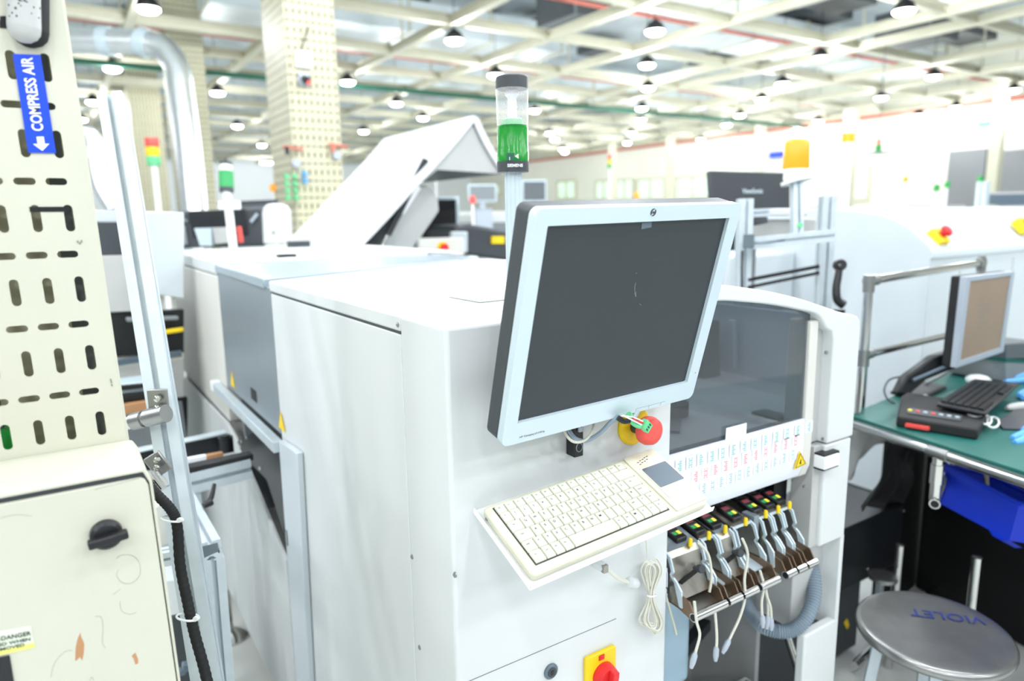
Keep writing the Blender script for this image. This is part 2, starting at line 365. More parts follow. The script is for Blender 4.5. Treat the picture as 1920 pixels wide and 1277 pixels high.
# ---------------------------------------------------------------- pendant lamps
LP = [(278,18),(211,130),(175,192),(152,225),(408,175),(445,237),(494,305),(852,77),(652,155),(743,195),(793,222),(929,142),(682,247),(1228,60),(1213,123),(1215,166),(1203,204),(1201,225),(1184,250),(1176,268),(1002,208),(1032,250),(1040,262),(1695,22),(1538,110),(1467,158),(1428,187),(1387,217),(1362,235),(1314,262),(1750,145),(1652,184),(1722,217),(1496,243),(1534,228),(1792,202),(1900,170),(1055,280)]
def make_lamp():
    r_ = root('pendant_lamp', '', 'lamp', (0, 0, 2.4), 'round pendant lamps under the ceiling grid')
    MB().lathe((0, 0, 2.41), Z, [(0, .135), (.03, .14), (.10, .115), (.15, .05), (.17, .03)], 24).build('housing', 'black', r_)
    MB().lathe((0, 0, 2.355), Z, [(0, .05), (.012, .105), (.035, .135), (.057, .138)], 24).build('diffuser', 'lampglow', r_)
    MB().cyl((0, 0, 2.575), (0, 0, 4.1), .006, n=8).build('cord', 'black', r_).scale.z = 1.11
    ld = bpy.data.lights.new('lamp_light', 'POINT'); ld.shadow_soft_size = .11; ld.energy = LAMP_POWER; ld.color = (.93, .965, 1)
    r_.scale = (.9, .9, .9)
    lo = bpy.data.objects.new('lamp_light', ld); C.objects.link(lo); lo.parent = r_; lo.location = (0, 0, -.17)
    return r_
ordw = ['first', 'second', 'third', 'fourth', 'fifth', 'sixth', 'seventh', 'eighth', 'ninth', 'tenth', 'eleventh', 'twelfth', 'thirteenth', 'fourteenth', 'fifteenth', 'sixteenth', 'seventeenth']
bands = {}
for p in LP:
    k = 0 if p[1] < 100 else 1 if p[1] < 180 else 2 if p[1] < 223 else 3
    bands.setdefault(k, []).append(p)
lamp0 = make_lamp(); first = True
for k, ps in bands.items():
    for i, p in enumerate(sorted(ps)):
        o = lamp0 if first else copy_tree(lamp0); first = False
        c = U(p[0], p[1], 'z', 2.4); o.location = (c.x, c.y, 2.4 + H)
        o['label'] = 'round black pendant lamp, %s from the left in the %s band of ceiling lamps' % (ordw[i], ['highest', 'second', 'third', 'lowest'][k])
for k, (x, y) in enumerate([(-4, 20), (-1, 24), (2.5, 26), (6, 24), (9.6, 27), (13, 25), (16.5, 28), (-4, 30), (2, 31), (8, 31), (-4, 12), (-4, 16), (16.8, 22), (11.7, 23)]):
    o = copy_tree(lamp0); o.location = (x, y, 2.4 + H); o['label'] = 'tiny far lamp, %s of the deep back rows under the grid' % ordw[k]
for x in (-4.4, -2.6, -.75, 1.1, 3.0, 4.8, 6.6):
    for y in (-4.2, -2.4, -.6, 1.2, 3.0, 4.7):
        v = V(x, y, 2.4); q = Vector((v.dot(AX), v.dot(DN), v.dot(FW)))
        if q.z > 0 and abs(q.x / q.z * F) < 1000 and abs(q.y / q.z * F) < 680: continue
        o = copy_tree(lamp0); o.location = (x, y, 2.4 + H); o['label'] = 'round black pendant lamp hanging outside the frame, above the near machines'; o['group'] = 'pendant lamps outside the frame'
# ---------------------------------------------------------------- slotted cream columns in the background
def slot_col(px, d, wx, wy, lb):
    c = D(px, 200, d); r_ = root('slotted_column', lb, 'column', (c.x, c.y, FL))
    MB().box(c.x, c.x + wx, c.y, c.y + wy, FL, 4.0).build('cladding', 'peg', r_, bevel=.008)
    MB().box(c.x - .02, c.x + wx + .02, c.y - .02, c.y + wy + .02, FL, FL + .12).build('base', 'beam', r_)
    return c
c1 = slot_col(543, 6.5, .48, .75, 'cream slotted column carrying the white sensor box, right of the duct')
c2 = slot_col(322, 10.5, .52, .5, 'cream slotted column directly behind the silver duct')
c3 = slot_col(243, 13.5, .55, .5, 'cream slotted column left of the silver duct')
c4 = slot_col(205, 19, .6, .5, 'farthest cream slotted column, beside the top of the aluminium post')
# devices on column 1, front face at y = c1.y
yf = c1.y
def onc(px, py, off=0): return U(px, py, 'y', yf - off)
p = onc(567, 113); r_ = root('sensor_box', 'white square sensor box with thin antenna on the slotted column', 'sensor', p)
MB().box(p.x - .075, p.x + .075, yf - .06, yf, p.z - .075, p.z + .075).build('case', 'white', r_, bevel=.012)
MB().cyl(p + V(-.02, -.03, .07), p + V(.07, -.03, .30), .006, n=8).build('antenna', 'black', r_)
p = onc(568, 150); r_ = root('camera_unit', 'small pale camera with a red light below the white sensor box', 'camera', p)
MB().box(p.x - .05, p.x + .05, yf - .05, yf, p.z - .06, p.z + .06).build('mount', 'bezel2', r_, bevel=.008)
MB().cyl(p + V(0, -.05, 0), p + V(0, -.14, -.03), .035).build('lens_barrel', 'black', r_); MB().cyl(p + V(.01, -.13, -.045), p + V(.01, -.15, -.045), .02).build('red_light', 'estop', r_)
for k, (px, py, s_) in enumerate([(545, 276, 1), (630, 272, 1)]):
    p = onc(px, py); r_ = root('valve', 'red pipe valve on the slotted column, ' + ['on its face' if k == 0 else 'at its right edge'][0], 'valve', p)
    MB().cyl(p + V(-.09, -.05, 0), p + V(.1, -.05, -.02), .014, n=10).build('pipe', 'redpipe', r_); MB().cyl(p + V(-.05, -.05, 0), p + V(-.05, -.05, -.07), .02, n=10).build('handle', 'black' if k == 0 else 'redpipe', r_)
for px, py, lb in [(553, 307, 'round pressure gauge on the slotted column face'), (629, 292, 'round pressure gauge at the right edge of the slotted column')]:
    p = onc(px, py); r_ = root('pressure_gauge', lb, 'gauge', p); MB().cyl(p, p + V(0, -.05, 0), .042).build('case', 'steel', r_); MB().cyl(p + V(0, -.05, 0), p + V(0, -.055, 0), .036).build('dial', 'bezel2', r_)
for k, (px, py, m_) in enumerate([(536, 350, 'ltgreen'), (551, 350, 'ltgreen'), (570, 345, 'glove')]):
    p = onc(px, py); mb = MB()
    for j in range(4 if k < 2 else 2): mb.lathe(p + V(0, -.03, .09 - j * .065), V(0, -1, 0), [(0, .02), (.02, .024), (.05, .018)], 12).box(p.x - .014, p.x + .014, yf - .04, yf, p.z + .07 - j * .065, p.z + .12 - j * .065)
    tag(mb.build('valve_strip', m_), ['left green valve strip on the slotted column', 'right green valve strip on the slotted column', 'short blue valve strip on the slotted column'][k], 'valves')
# silver duct with elbow
r_ = root('silver_duct', 'shiny silver foil ventilation duct bending down in front of the columns', 'duct', D(360, 400, 7))
path = [D(60, 74, 7), D(200, 77, 7), D(270, 80, 7), D(308, 92, 7), D(332, 128, 7), D(340, 180, 7), D(352, 270, 7), D(366, 400, 7), D(372, 470, 7)]
MB().tube(path, .125, 24, 5).build('pipe', 'silver', r_)
col = MB()
for q in (1.0, 2.0): col.cyl(path[int(q)] - (path[int(q) + 1] - path[int(q)]).normalized() * .05, path[int(q)] + (path[int(q) + 1] - path[int(q)]).normalized() * .05, .14, n=24)
col.build('collar', 'bezel', r_)
r_ = root('silver_duct', 'second silver hose bending down between the near pillar and the aluminium post', 'duct', D(200, 420, 4.2))
MB().tube([D(150, 262, 4.2), D(163, 252, 4.2), D(176, 262, 4.2), D(180, 300, 4.2), D(190, 350, 4.2), D(215, 395, 4.2)], .05, 16, 5).build('hose', 'silver', r_)
q_d = D(215, 395, 4.2); MB().cyl(q_d, V(q_d.x, q_d.y, FL), .05, n=16).build('riser', 'silver', r_); MB().cyl(D(176, 280, 4.2), D(178, 300, 4.2), .056, n=16).build('clamp', 'bezel', r_)
# ---------------------------------------------------------------- distant machines
def stack_light(n_, base, r, segs, lb, pole=None, cap='darkgrey', glassy=False, cat='signal tower'):
    base = V(base); r_ = root(n_, lb, cat, base); z = 0
    if pole: MB().cyl(V(base.x, base.y, FL), base + Z * pole, r * .45, n=16).build('pole', 'white', r_); z = pole
    for h, m_, nm in segs:
        MB().lathe(base + Z * z, Z, [(0, r * .97), (.003, r), (h - .003, r), (h, r * .97)], 20).build(nm, m_, r_, ang=.9); z += h
    return r_
stack_light('signal_tower', D(291, 330, 6), .055, [(.075, 'ltgreen', 'green_lens'), (.075, 'yellow', 'amber_lens'), (.075, 'estop', 'red_lens')], 'red, amber and green stack light beside the left columns', .09)
stack_light('signal_tower', D(1143, 322, 11), .03, [(.07, 'green', 'green_lens'), (.07, 'yellow', 'amber_lens'), (.07, 'estop', 'red_lens')], 'tiny far red amber green stack light above the monitor', .05)
def machine(x0, x1, y0, y1, z1, lb, m_='mwhite', win='midgrey', name='machine', legs=True):
    r_ = root(name, lb, 'machine', (x0, y0, FL))
    MB().box(x0, x1, y0, y1, FL + .1, z1).build('body', m_, r_, bevel=.03)
    MB().box(x0 + .12, x1 - .12, y0 - .02, y0, z1 - .45, z1 - .12).build('front_window', win, r_, bevel=.005)
    MB().box(x0 - .02, x0, y0 + .15, y1 - .15, z1 - .42, z1 - .12).build('side_window', win, r_, bevel=.005)
    MB().box(x0 + .05, x1 - .05, y0 - .012, y0, FL + .2, z1 - .55).build('door', m_, r_, bevel=.004)
    for a in (x0 + .1, x1 - .1):
        for b in (y0 + .1, y1 - .1): MB().cyl((a, b, FL), (a, b, FL + .1), .04, n=12).build('foot', 'black', r_)
    return r_
bm_ = [(4.6, 6.6, 7.8, 9.0, .05), (7.0, 8.8, 7.4, 8.8, .0), (2.6, 4.2, 8.6, 10, -.02), (9.6, 11.8, 6.8, 8.2, .02), (12.2, 14.2, 6.4, 8, .08), (6, 8.4, 11.5, 13, .1), (9.5, 12, 11.5, 13, .1), (13, 16, 10, 11.5, .15), (2.2, 4.8, 14, 15.4, .1), (-1.2, 1.2, 12, 13.5, .1), (11, 14, 15, 17, .2), (-3.6, -1.6, 8, 9.6, .1), (5.4, 6.9, 4.6, 5.7, -.1), (8.6, 10.6, 3.6, 5.0, -.02)]
bl_ = ['white machine in the middle distance behind the raised hood', 'white machine in the middle distance behind the tower light pole', 'white machine behind the slotted column', 'white machine far behind the monitor top edge', 'white machine far behind the orange beacon', 'distant white machine left of the tower light', 'distant white machine above the monitor', 'distant white machine near the right wall', 'distant white machine between the columns', 'distant white machine behind the aluminium post', 'farthest white machine toward the back right', 'distant white machine seen past the near pillar', 'white machine just behind the raised hood', 'white machine behind the curved oven']
for i, (a, b, c, d, e) in enumerate(bm_): machine(a, b, c, d, e, bl_[i], win=['midgrey', 'shadowgrey', 'ltgrey'][i % 3])
# small tower lights and buttons scattered in the distance
for i, (px, py, d, cols, lb) in enumerate([(512, 352, 7.2, ['amberlit'], 'orange beacon beside the green valve strips'), (1194, 366, 8.0, ['amberlit'], 'small orange beacon above the monitor centre'), (1756, 352, 7.8, ['leaf'], 'small round green lamp right of the far window'), (1838, 336, 8.5, ['green'], 'green lamp near the right doors'), (817, 330, 9, ['amberlit'], 'orange dot of a far lamp beside the hood'), (1698, 336, 9, ['amberlit'], 'orange far lamp above the curved oven'), (886, 374, 7.0, ['estop'], 'red button on a far white machine'), (1776, 346, 8.4, ['green'], 'second green lamp beside the round one')]):
    b = D(px, py, d); r_ = root('beacon', lb, 'lamp', b - Z * .1)
    MB().cyl(V(b.x, b.y, FL), b - Z * .04, .012, n=10).build('stem', 'white', r_)
    MB().lathe(b - Z * .04, Z, [(0, .02), (.01, .032), (.05, .034), (.075, .022), (.08, .005)], 14).build('lens', cols[0], r_)
# small clutter on the far machines
def bg_monitor(px, py, d, w_, h_, lb, face='black', back=False, name='computer_monitor', yaw=0, base=True):
    c = D(px, py, d); ux = V(math.cos(yaw), math.sin(yaw), 0); un = V(ux.y, -ux.x, 0); r_ = root(name, lb, 'monitor', c - Z * (h_ / 2 + .08))
    MB().ob(c, ux, -un, Z, (-w_ / 2, w_ / 2), (0, .04), (-h_ / 2, h_ / 2)).build('casing', 'bezel' if not back else 'black', r_, bevel=.008)
    MB().ob(c, ux, -un, Z, (-w_ / 2 + .02, w_ / 2 - .02), (-.004, 0), (-h_ / 2 + .02, h_ / 2 - .02)).build('screen', face, r_)
    if base: MB().ob(c, ux, -un, Z, (-.03, .03), (.01, .04), (-h_ / 2 - .08, -h_ / 2)).ob(c, ux, -un, Z, (-.1, .1), (-.06, .1), (-h_ / 2 - .09, -h_ / 2 - .075)).ob(c, ux, -un, Z, (-.1, .1), (-.05, .08), (FL - c.z, -h_ / 2 - .09)).build('stand', 'bezel2', r_, bevel=.004)
    return r_, c, ux, un
bg_monitor(816, 410, 4.5, .31, .275, 'small white monitor with black screen beyond the raised hood', 'black', yaw=-.5)
bg_monitor(1002, 358, 8, .3, .25, 'far dark monitor beside the tower light', 'shadowgrey', yaw=-.3)
bg_monitor(905, 362, 8, .34, .2, 'far grey monitor left of the tower light pole', 'midgrey', yaw=-.3)
# small button box below that monitor
p = D(823, 464, 3.8); r_ = root('button_box', 'pale box with a red and yellow stop button below the small white monitor', 'control box', p + V(0, 0, -.3))
MB().box(p.x - .12, p.x + .16, p.y, p.y + .12, p.z - .3, p.z + .05).build('case', 'mwarm', r_, bevel=.01)
MB().cyl(p + V(.02, 0, 0), p + V(.02, -.012, 0), .03).build('yellow_ring', 'yellow', r_); MB().cyl(p + V(.02, -.012, 0), p + V(.02, -.04, 0), .02).build('red_button', 'red', r_)
# dark machine by the tower pole
p = D(905, 450, 4.3); r_ = root('dark_machine', 'dark blue grey machine with a yellow label behind the tower light pole', 'machine', (p.x - .2, p.y, FL))
yy = p.y
mb = MB(); pp(mb, [(850, 425), (880, 420), (950, 432), (975, 440), (975, 492), (850, 475)], 'y', yy, .5); mb.build('cover', 'darkgrey', r_, bevel=.02)
mb = MB(); pp(mb, pq(846, 434, 878, 474), 'y', yy - .03, .03); mb.build('white_door', 'oven', r_, bevel=.01)
mb = MB(); pp(mb, pq(922, 443, 946, 457), 'y', yy - .01, .01); mb.build('yellow_label', 'yellow', r_)
MB().box(p.x - .28, p.x + .5, yy + .02, yy + .5, FL, p.z - .1).build('base', 'mwhite', r_, bevel=.02)
# white stack light with lit orange band near the right post
b = D(1582, 380, 5.2); r_ = root('signal_tower', 'tall white stack light with a glowing orange band', 'signal tower', b)
b2 = D(1584, 210, 5.2); h_ = b2.z - b.z
MB().cyl(V(b.x, b.y, FL), b + Z * h_ * .4, .03, n=16).build('pole', 'white', r_); MB().lathe(b + Z * h_ * .4, Z, [(0, .04), (h_ * .25, .04)], 20).build('white_lens', 'white', r_)
MB().lathe(b + Z * h_ * .65, Z, [(0, .043), (h_ * .10, .043)], 20).build('orange_lens', 'amberlit', r_); MB().lathe(b + Z * h_ * .75, Z, [(0, .04), (h_ * .25, .038)], 20).build('top_lens', 'white', r_)
# hanging green red lamp over far wall
p = D(1646, 288, 12); r_ = root('hanging_lamp', 'small green and red lamp hanging on a wire before the right wall', 'lamp', p)
MB().cyl(p, p + Z * 2.2, .006, n=6).build('wire', 'midgrey', r_); MB().cyl(p + Z * .02, p + Z * .14, .05, n=14).build('green_part', 'green', r_); MB().cyl(p + Z * .14, p + Z * .24, .035, n=14).build('red_part', 'redpipe', r_); MB().cyl(p, p + Z * .02, .2, n=20).build('shade', 'midgrey', r_)
# ================================================================ NEAR SLOTTED PILLAR, SIGN, ELECTRICAL BOX
K = .025                                   # the pillar and box lean a touch to the left
def T(x, y, z): return V(x - K * z, y, z)
ux_, uz_ = V(1, 0, 0), V(-K, 0, 1).normalized()
r_ = root('slotted_pillar', 'near cream slotted pillar at the left edge carrying the blue tape', 'pillar', (-.15, 1.0, FL))
holes = []
for j in range(-22, 12):
    zc = .0065 + j * .04265
    for i in range(-8, 2):
        xc = -.0145 + (i + (0 if i < 0 else 0)) * .0325 + .0325 * 0
        xc = .019 + i * .0325
        if not (-.26 < xc < .042): continue
        if zc < -.262: continue
        holes.append(stadium(xc if j % 2 == 0 else .0118 + i * .031, zc, .0315 if j % 2 == 0 else .0215, .0095 if j % 2 == 0 else .0082, j % 2 == 0))
# the bar slot that joins two upright slots
holes = [h for h in holes]
holed([(-.30, FL), (.0445, FL), (.0445, 1.3), (-.30, 1.3)], holes, .003, 'front_panel', 'cream', r_, V(0, 1.0, 0), ux_, uz_, V(0, -1, 0))
lab(MB().prism([T(.0445, 1.0015, FL), T(.0475, 1.0035, FL), T(.0475, 1.30, FL), T(.0445, 1.30, FL)], (T(0, 0, 1.3) - T(0, 0, FL))).build('side_panel', 'cream', r_), 'cream side panel of the pillar')
MB().prism([T(-.3, 1.09, FL), T(.0445, 1.09, FL), T(.0445, 1.10, FL), T(-.3, 1.10, FL)], T(0, 0, 1.3) - T(0, 0, FL)).build('inner_sheet', 'creamin', r_)
mb = MB()
for xx in (-.10, .005): mb.prism([T(xx, 1.03, FL), T(xx + .018, 1.03, FL), T(xx + .018, 1.05, FL), T(xx, 1.05, FL)], T(0, 0, 1.3) - T(0, 0, FL))
mb.build('inner_strut', 'midgrey', r_)
mb = MB(); a = U(56, 395, 'y', .9985); b = U(128, 390, 'y', .9985)
mb.box(a.x, b.x, .9975, 1.0, (a.z + b.z) / 2 - .0028, (a.z + b.z) / 2 + .0028).build('bar_slot', 'black', r_)
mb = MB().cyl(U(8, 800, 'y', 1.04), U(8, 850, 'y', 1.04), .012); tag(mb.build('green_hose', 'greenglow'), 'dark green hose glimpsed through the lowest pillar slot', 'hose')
# grey pipe end
r_ = root('pipe_end', 'grey white pipe end with chipped paint in a black rubber grommet, top left corner', 'pipe', U(45, 60, 'y', .99))
a = U(44, -60, 'y', .985); b = U(46, 52, 'y', .985)
MB().tube([a, (a + b) / 2, b], .0165, 24, 0).lathe(b, (b - a), [(0, .0165), (.007, .0155), (.012, .012), (.0155, .006), (.0162, .001)], 24).build('pipe', 'ltgrey', r_, ang=1)
a2 = U(56, -60, 'y', .995); b2 = U(56, 58, 'y', .995)
MB().tube([a2, (a2 + b2) / 2, b2], .0185, 24, 0).lathe(b2, (b2 - a2), [(0, .0185), (.008, .017), (.014, .012), (.0175, .005), (.0182, .001)], 24).build('grommet', 'rubber', r_, ang=1)
mb = MB()
for k in range(30):
    t = random.uniform(.1, .98); q = a + (b - a) * t; an = random.uniform(-1.1, 1.1); nn = V(math.sin(an), -math.cos(an), 0); tt = V(math.cos(an), math.sin(an), 0)
    s_ = random.uniform(.0004, .0013); mb.prism([q + nn * .0164 + tt * s_ * math.cos(u_) + Z * s_ * 1.2 * math.sin(u_) for u_ in (0, 1, 2.2, 3.3, 4.4, 5.4)], nn * .0004)
mb.build('paint_chip', 'darkgrey', r_)
pp(MB(), pq(0, 30, 14, 52), 'y', .997, .002).build('strap', 'rubber', r_)
# blue tape
r_ = root('blue_tape', 'blue COMPRESS AIR tape with a white arrow on the near pillar', 'sign', U(64, 193, 'y', .998))
tl, tr, br, bl = [U(x, y, 'y', .9965) for x, y in [(24, 101), (76, 103), (105, 287), (53, 286)]]
MB().prism([tl, tr, br, bl], (0, .0012, 0)).build('tape', 'tapeblue', r_)
up = ((tl + tr) / 2 - (bl + br) / 2).normalized(); rt = (tr - tl).normalized()
text('COMPRESS AIR', U(60.5, 177, 'y', .996), up, -rt, .0115, 'white', r_, 'lettering', width=.0805, bold=.022)
ac = U(77, 268, 'y', .9958); A = lambda a, b: ac + rt * a + up * b
MB().prism([A(-.0035, .007), A(.0035, .007), A(.0035, -.001), A(.008, -.001), A(0, -.009), A(-.008, -.001), A(-.0035, -.001)], (0, .0004, 0)).build('arrow', 'white', r_)
# scuffs on pillar
mb = MB()
for px, py in [(146, 453), (150, 456), (153, 452), (208, 712), (210, 722), (209, 716)]:
    c = U(px, py, 'y', .998); mb.box(c.x - .0008, c.x + .0006, .9976, .9984, c.z - .0015, c.z + .0012)
tag(mb.build('paint_scuff', 'pencil'), 'small dark paint scuffs near the right edge of the near pillar', 'scuff')
# electrical box
BY = .86
r_ = root('electrical_box', 'cream electrical cabinet with a black rotary switch, bottom left corner', 'cabinet', (-.1, .86, FL))
prof = [(-.34, FL), (.0555, FL), (.0555, -.292), (.0515, -.278), (.044, -.274), (-.34, -.274)]
pts = [T(x, BY + .012, z) for x, z in prof]
MB().prism([T(x, BY + .012, z) for x, z in [(-.34, FL), (.0555, FL), (.0555, -.287), (.050, -.276), (-.34, -.276)]], (0, .126, 0)).build('body', 'cream', r_, bevel=.003)
MB().prism([T(.0545, BY + .0005, FL), T(.0575, BY + .0005, FL), T(.0575, BY + .0005, -.290), T(.052, BY + .0005, -.2745), T(-.34, BY + .0005, -.2745), T(-.34, BY + .0005, -.2785), T(.0495, BY + .0005, -.2785), T(.0545, BY + .0005, -.292)], (0, .012, 0)).build('rim', 'cream', r_, bevel=.001)
MB().prism([T(-.34, BY + .004, -.2785), T(.0495, BY + .004, -.2785), T(.0543, BY + .004, -.291), T(.0543, BY + .004, FL + .1), T(-.34, BY + .004, FL + .1)], (0, .006, 0)).build('seal', 'darkgrey', r_)
dpl = [T(x, BY, z) for x, z in [(-.34, FL + .1), (.0532, FL + .1), (.0532, -.295), (.0505, -.287), (.046, -.2845), (-.34, -.2845)]]
door = MB().prism(dpl, (0, .010, 0)).build('door', 'cream', r_, bevel=.0015)
c = U(199, 1000, 'y', BY)
MB().lathe(c + V(0, 0, 0), V(0, -1, 0), [(-.001, .0165), (.008, .016), (.011, .013)], 28).build('switch_base', 'blackmetal', door)
g = V(math.cos(.10), 0, math.sin(.10)); gz = V(-g.z, 0, g.x)
MB().ob(c + V(.001, 0, -.001), g, V(0, -1, 0), gz, (-.0195, .0195), (.010, .022), (-.0048, .0048)).build('switch_handle', 'black', door, bevel=.002)
mb = MB()
mb.prism([U(x, y, 'y', BY - .0003) for x, y in [(151, 1186), (146, 1197), (142, 1215), (141, 1239), (144, 1238), (150, 1232), (154, 1239), (157, 1225), (158, 1208), (154, 1198), (152, 1195)]], (0, .0003, 0))
mb.build('paint_chip', 'orange', door); mb = MB()
mb.prism([U(x, y, 'y', BY - .0003) for x, y in [(254, 1224), (247, 1230), (251, 1236), (254, 1246), (259, 1244), (259, 1236), (256, 1230)]], (0, .0003, 0))
mb.build('paint_chip', 'orange', door)
mb = MB()
for ps in [[(218, 1048), (228, 1041), (248, 1042), (261, 1055), (262, 1078), (248, 1093), (230, 1093), (219, 1080), (222, 1068)], [(212, 1115), (226, 1105)], [(225, 1128), (228, 1145), (243, 1152), (256, 1148)], [(178, 1156), (190, 1158), (193, 1180), (192, 1205), (198, 1215)], [(95, 1270), (103, 1242), (122, 1222), (136, 1220)], [(168, 1277), (172, 1270), (176, 1276)], [(0, 972), (30, 965), (60, 968)], [(178, 918), (200, 912), (230, 905), (262, 896)]]:
    MB().tube([U(x, y, 'y', BY - .0001) for x, y in ps], .00022, 4, 4).build('pencil_mark', 'pencil', door)
o1 = [U(x, y, 'y', BY - .0006) for x, y in [(-62, 1195), (57, 1173), (65, 1212), (-55, 1238)]]
st = MB().prism(o1, (0, .0005, 0)).build('warning_sticker', 'stickergreen', door)
upv = (o1[0] - o1[3]).normalized(); rtv = (o1[1] - o1[0]).normalized()
for px, py, s, h_, wd in [(58, 1187, 'HIGH VOLT-DANGER', .0048, .062), (57, 1198, 'PARTS EXPOSED WHEN', .0036, .066), (46, 1209, 'COVER IS REMOVED', .0036, .056)]:
    text(s, U(px, py, 'y', BY - .0008), rtv, upv, h_, 'legend', st, width=wd, align='RIGHT', bold=.01)
MB().prism([U(x, y, 'y', BY - .0008) for x, y in [(-57, 1232), (64, 1205), (66, 1214), (-55, 1241)]], (0, .0003, 0)).build('yellow_band', 'paleyellow', st)
MB().prism([U(x, y, 'y', BY - .002) for x, y in [(-60, 1245), (18, 1229), (28, 1290), (28, 1330), (-60, 1330)]], (0, .002, 0)).build('display', 'blackmetal', door, bevel=.001)
# ================================================================ ALUMINIUM POST WITH CABLE AND CLAMPS
def profile_bar(mb, p0, p1, w_, ux):         # slotted extrusion: cross section with a groove on each side
    p0 = V(p0); p1 = V(p1); d = (p1 - p0).normalized(); ux = (V(ux) - d * V(ux).dot(d)).normalized(); uy = d.cross(ux); h = w_ / 2; g_ = w_ * .11; t = w_ * .25
    q = []
    for k in range(4):
        a = math.pi / 2 * k; ca, sa = round(math.cos(a)), round(math.sin(a))
        for x, y in [(h, -h), (h, -g_), (h - t * .4, -g_), (h - t * .4, -g_ * 2), (h - t, -g_ * .7), (h - t, g_ * .7), (h - t * .4, g_ * 2), (h - t * .4, g_), (h, g_)]:
            q.append((x * ca - y * sa, x * sa + y * ca))
    return mb.prism([p0 + ux * x + uy * y for x, y in q], p1 - p0)
pt, pb = D(210, 183, 1.42), D(392, 1290, 1.22)
dirp = (pb - pt).normalized(); pbot = pt + dirp * ((FL - pt.z) / dirp.z)
r_ = root('aluminium_post', 'tall pale aluminium profile post right of the near pillar', 'post', pbot)
profile_bar(MB(), pbot, pt, .046, V(.95, -.3, 0)).build('profile', 'alu', r_, ang=.3)
MB().cyl(pbot, pbot + Z * .02, .04).build('foot', 'black', r_)
# horizontal chrome tube clamped to post
def on_post(t): return pt + (pbot - pt) * t
ca = D(300, 778, 1.24)
r_ = root('tube_clamp', 'shiny metal clamp and short tube joined to the aluminium post, upper one', 'clamp', ca)
tdir = (D(232, 795, 1.26) - ca).normalized()
MB().cyl(ca + tdir * -.012, ca + tdir * .09, .0125, n=20).build('tube', 'chrome', r_)
MB().cyl(ca + tdir * -.014, ca + tdir * .028, .016, n=20).cyl(ca + tdir * .035, ca + tdir * .058, .0155, n=20).build('sleeve', 'steel', r_)
MB().ob(D(297, 752, 1.25), V(.9, -.4, 0).normalized(), V(.4, .9, 0).normalized(), Z, (-.017, .017), (-.004, .004), (-.022, .022)).build('bracket', 'steel', r_, bevel=.002)
MB().lathe(D(297, 747, 1.24), V(-.5, -.8, .1), [(0, .006), (.006, .006), (.008, .002)], 12).lathe(D(298, 765, 1.24), V(-.5, -.8, .1), [(0, .006), (.007, .006), (.009, .002)], 12).build('bolt', 'chrome', r_)
ca = D(293, 893, 1.22)
r_ = root('tube_clamp', 'tilted metal clamp on the aluminium post, lower one', 'clamp', ca)
tdir = (D(270, 870, 1.2) - D(300, 905, 1.2)).normalized()
MB().cyl(D(282, 888, 1.21), D(305, 918, 1.21), .014, n=20).build('tube', 'chrome', r_)
MB().ob(D(296, 870, 1.22), V(.8, -.3, .5).normalized(), V(.4, .9, 0).normalized(), V(-.45, .2, .85).normalized(), (-.015, .015), (-.003, .004), (-.020, .020)).build('bracket', 'steel', r_, bevel=.002)
MB().lathe(D(296, 862, 1.21), V(-.5, -.8, .2), [(0, .005), (.006, .005), (.008, .001)], 12).lathe(D(296, 876, 1.21), V(-.5, -.8, .2), [(0, .005), (.006, .005), (.008, .001)], 12).build('bolt', 'chrome', r_)
# black corrugated cable down the post
cp = [D(272, 898, 1.16), D(292, 925, 1.15), D(320, 955, 1.15), D(332, 985, 1.15), D(338, 1060, 1.15), D(352, 1130, 1.14), D(364, 1185, 1.13), D(382, 1250, 1.12), D(396, 1310, 1.1)]
cpp = crom(cp, 40); L_ = len(cpp)
r_ = root('black_cable', 'thick black braided cable strapped down the aluminium post', 'cable', cp[-1])
MB().tube(cp, .0085, 12, 30, rf=lambda t: .0083 + .0004 * math.sin(t * 300)).build('sleeve', 'rubber', r_, ang=1.2)
for px, py, d in [(322, 973, 1.145), (352, 1157, 1.125)]:
    c = D(px, py, d); tag(MB().tube([c + (AX * math.cos(t) * .017 + FW * math.sin(t) * .014 + DN * math.cos(t) * .003 * 1) for t in [k * math.pi / 6 for k in range(12)]], .0018, 6, 3, closed=True).lathe(c + AX * .016 - FW * .004, -FW, [(0, .004), (.006, .004)], 8).build('cable_tie', 'white'), ['white cable tie round the black cable, upper one', 'white cable tie round the black cable, lower one'][py > 1000], 'cable tie')
# ---- second aluminium frame, end-on profile and leg
r_ = root('profile_stand', 'short aluminium frame with an open profile end beside the black cable', 'frame', D(400, 1277, 1.5))
e = D(395, 1034, 1.45)
prd = (D(352, 950, 1.75) - e).normalized()
profile_bar(MB(), e, e + prd * .42, .043, X).build('beam', 'alu', r_, ang=.3)
MB().ob(e - prd * .0006, X, Z, prd, (-.015, .015), (-.015, .015), (0, .002)).build('end_holes', 'aludark', r_)
profile_bar(MB(), (e.x + .004, e.y + .02, e.z - .018), (e.x - .006, e.y + .02, FL), .043, X).build('leg', 'alu', r_, ang=.3)
profile_bar(MB(), (e.x - .02, e.y + .02, e.z), (e.x - .22, e.y + .06, e.z - .005), .03, Z).build('cross_bar', 'alu', r_, ang=.3)
# lever handle
r_ = root('clamp_lever', 'black clamping lever hanging under the conveyor rail', 'lever', D(390, 945, 1.7))
MB().tube([D(402, 908, 1.7), D(397, 930, 1.68), D(391, 942, 1.67)], .006, 10, 4, rf=lambda t: .0045 + .003 * t).build('handle', 'black', r_)
MB().lathe(D(393, 943, 1.67), V(.9, .3, .1), [(-.016, .007), (.0, .0085), (.006, .008)], 14).build('hub', 'black', r_)
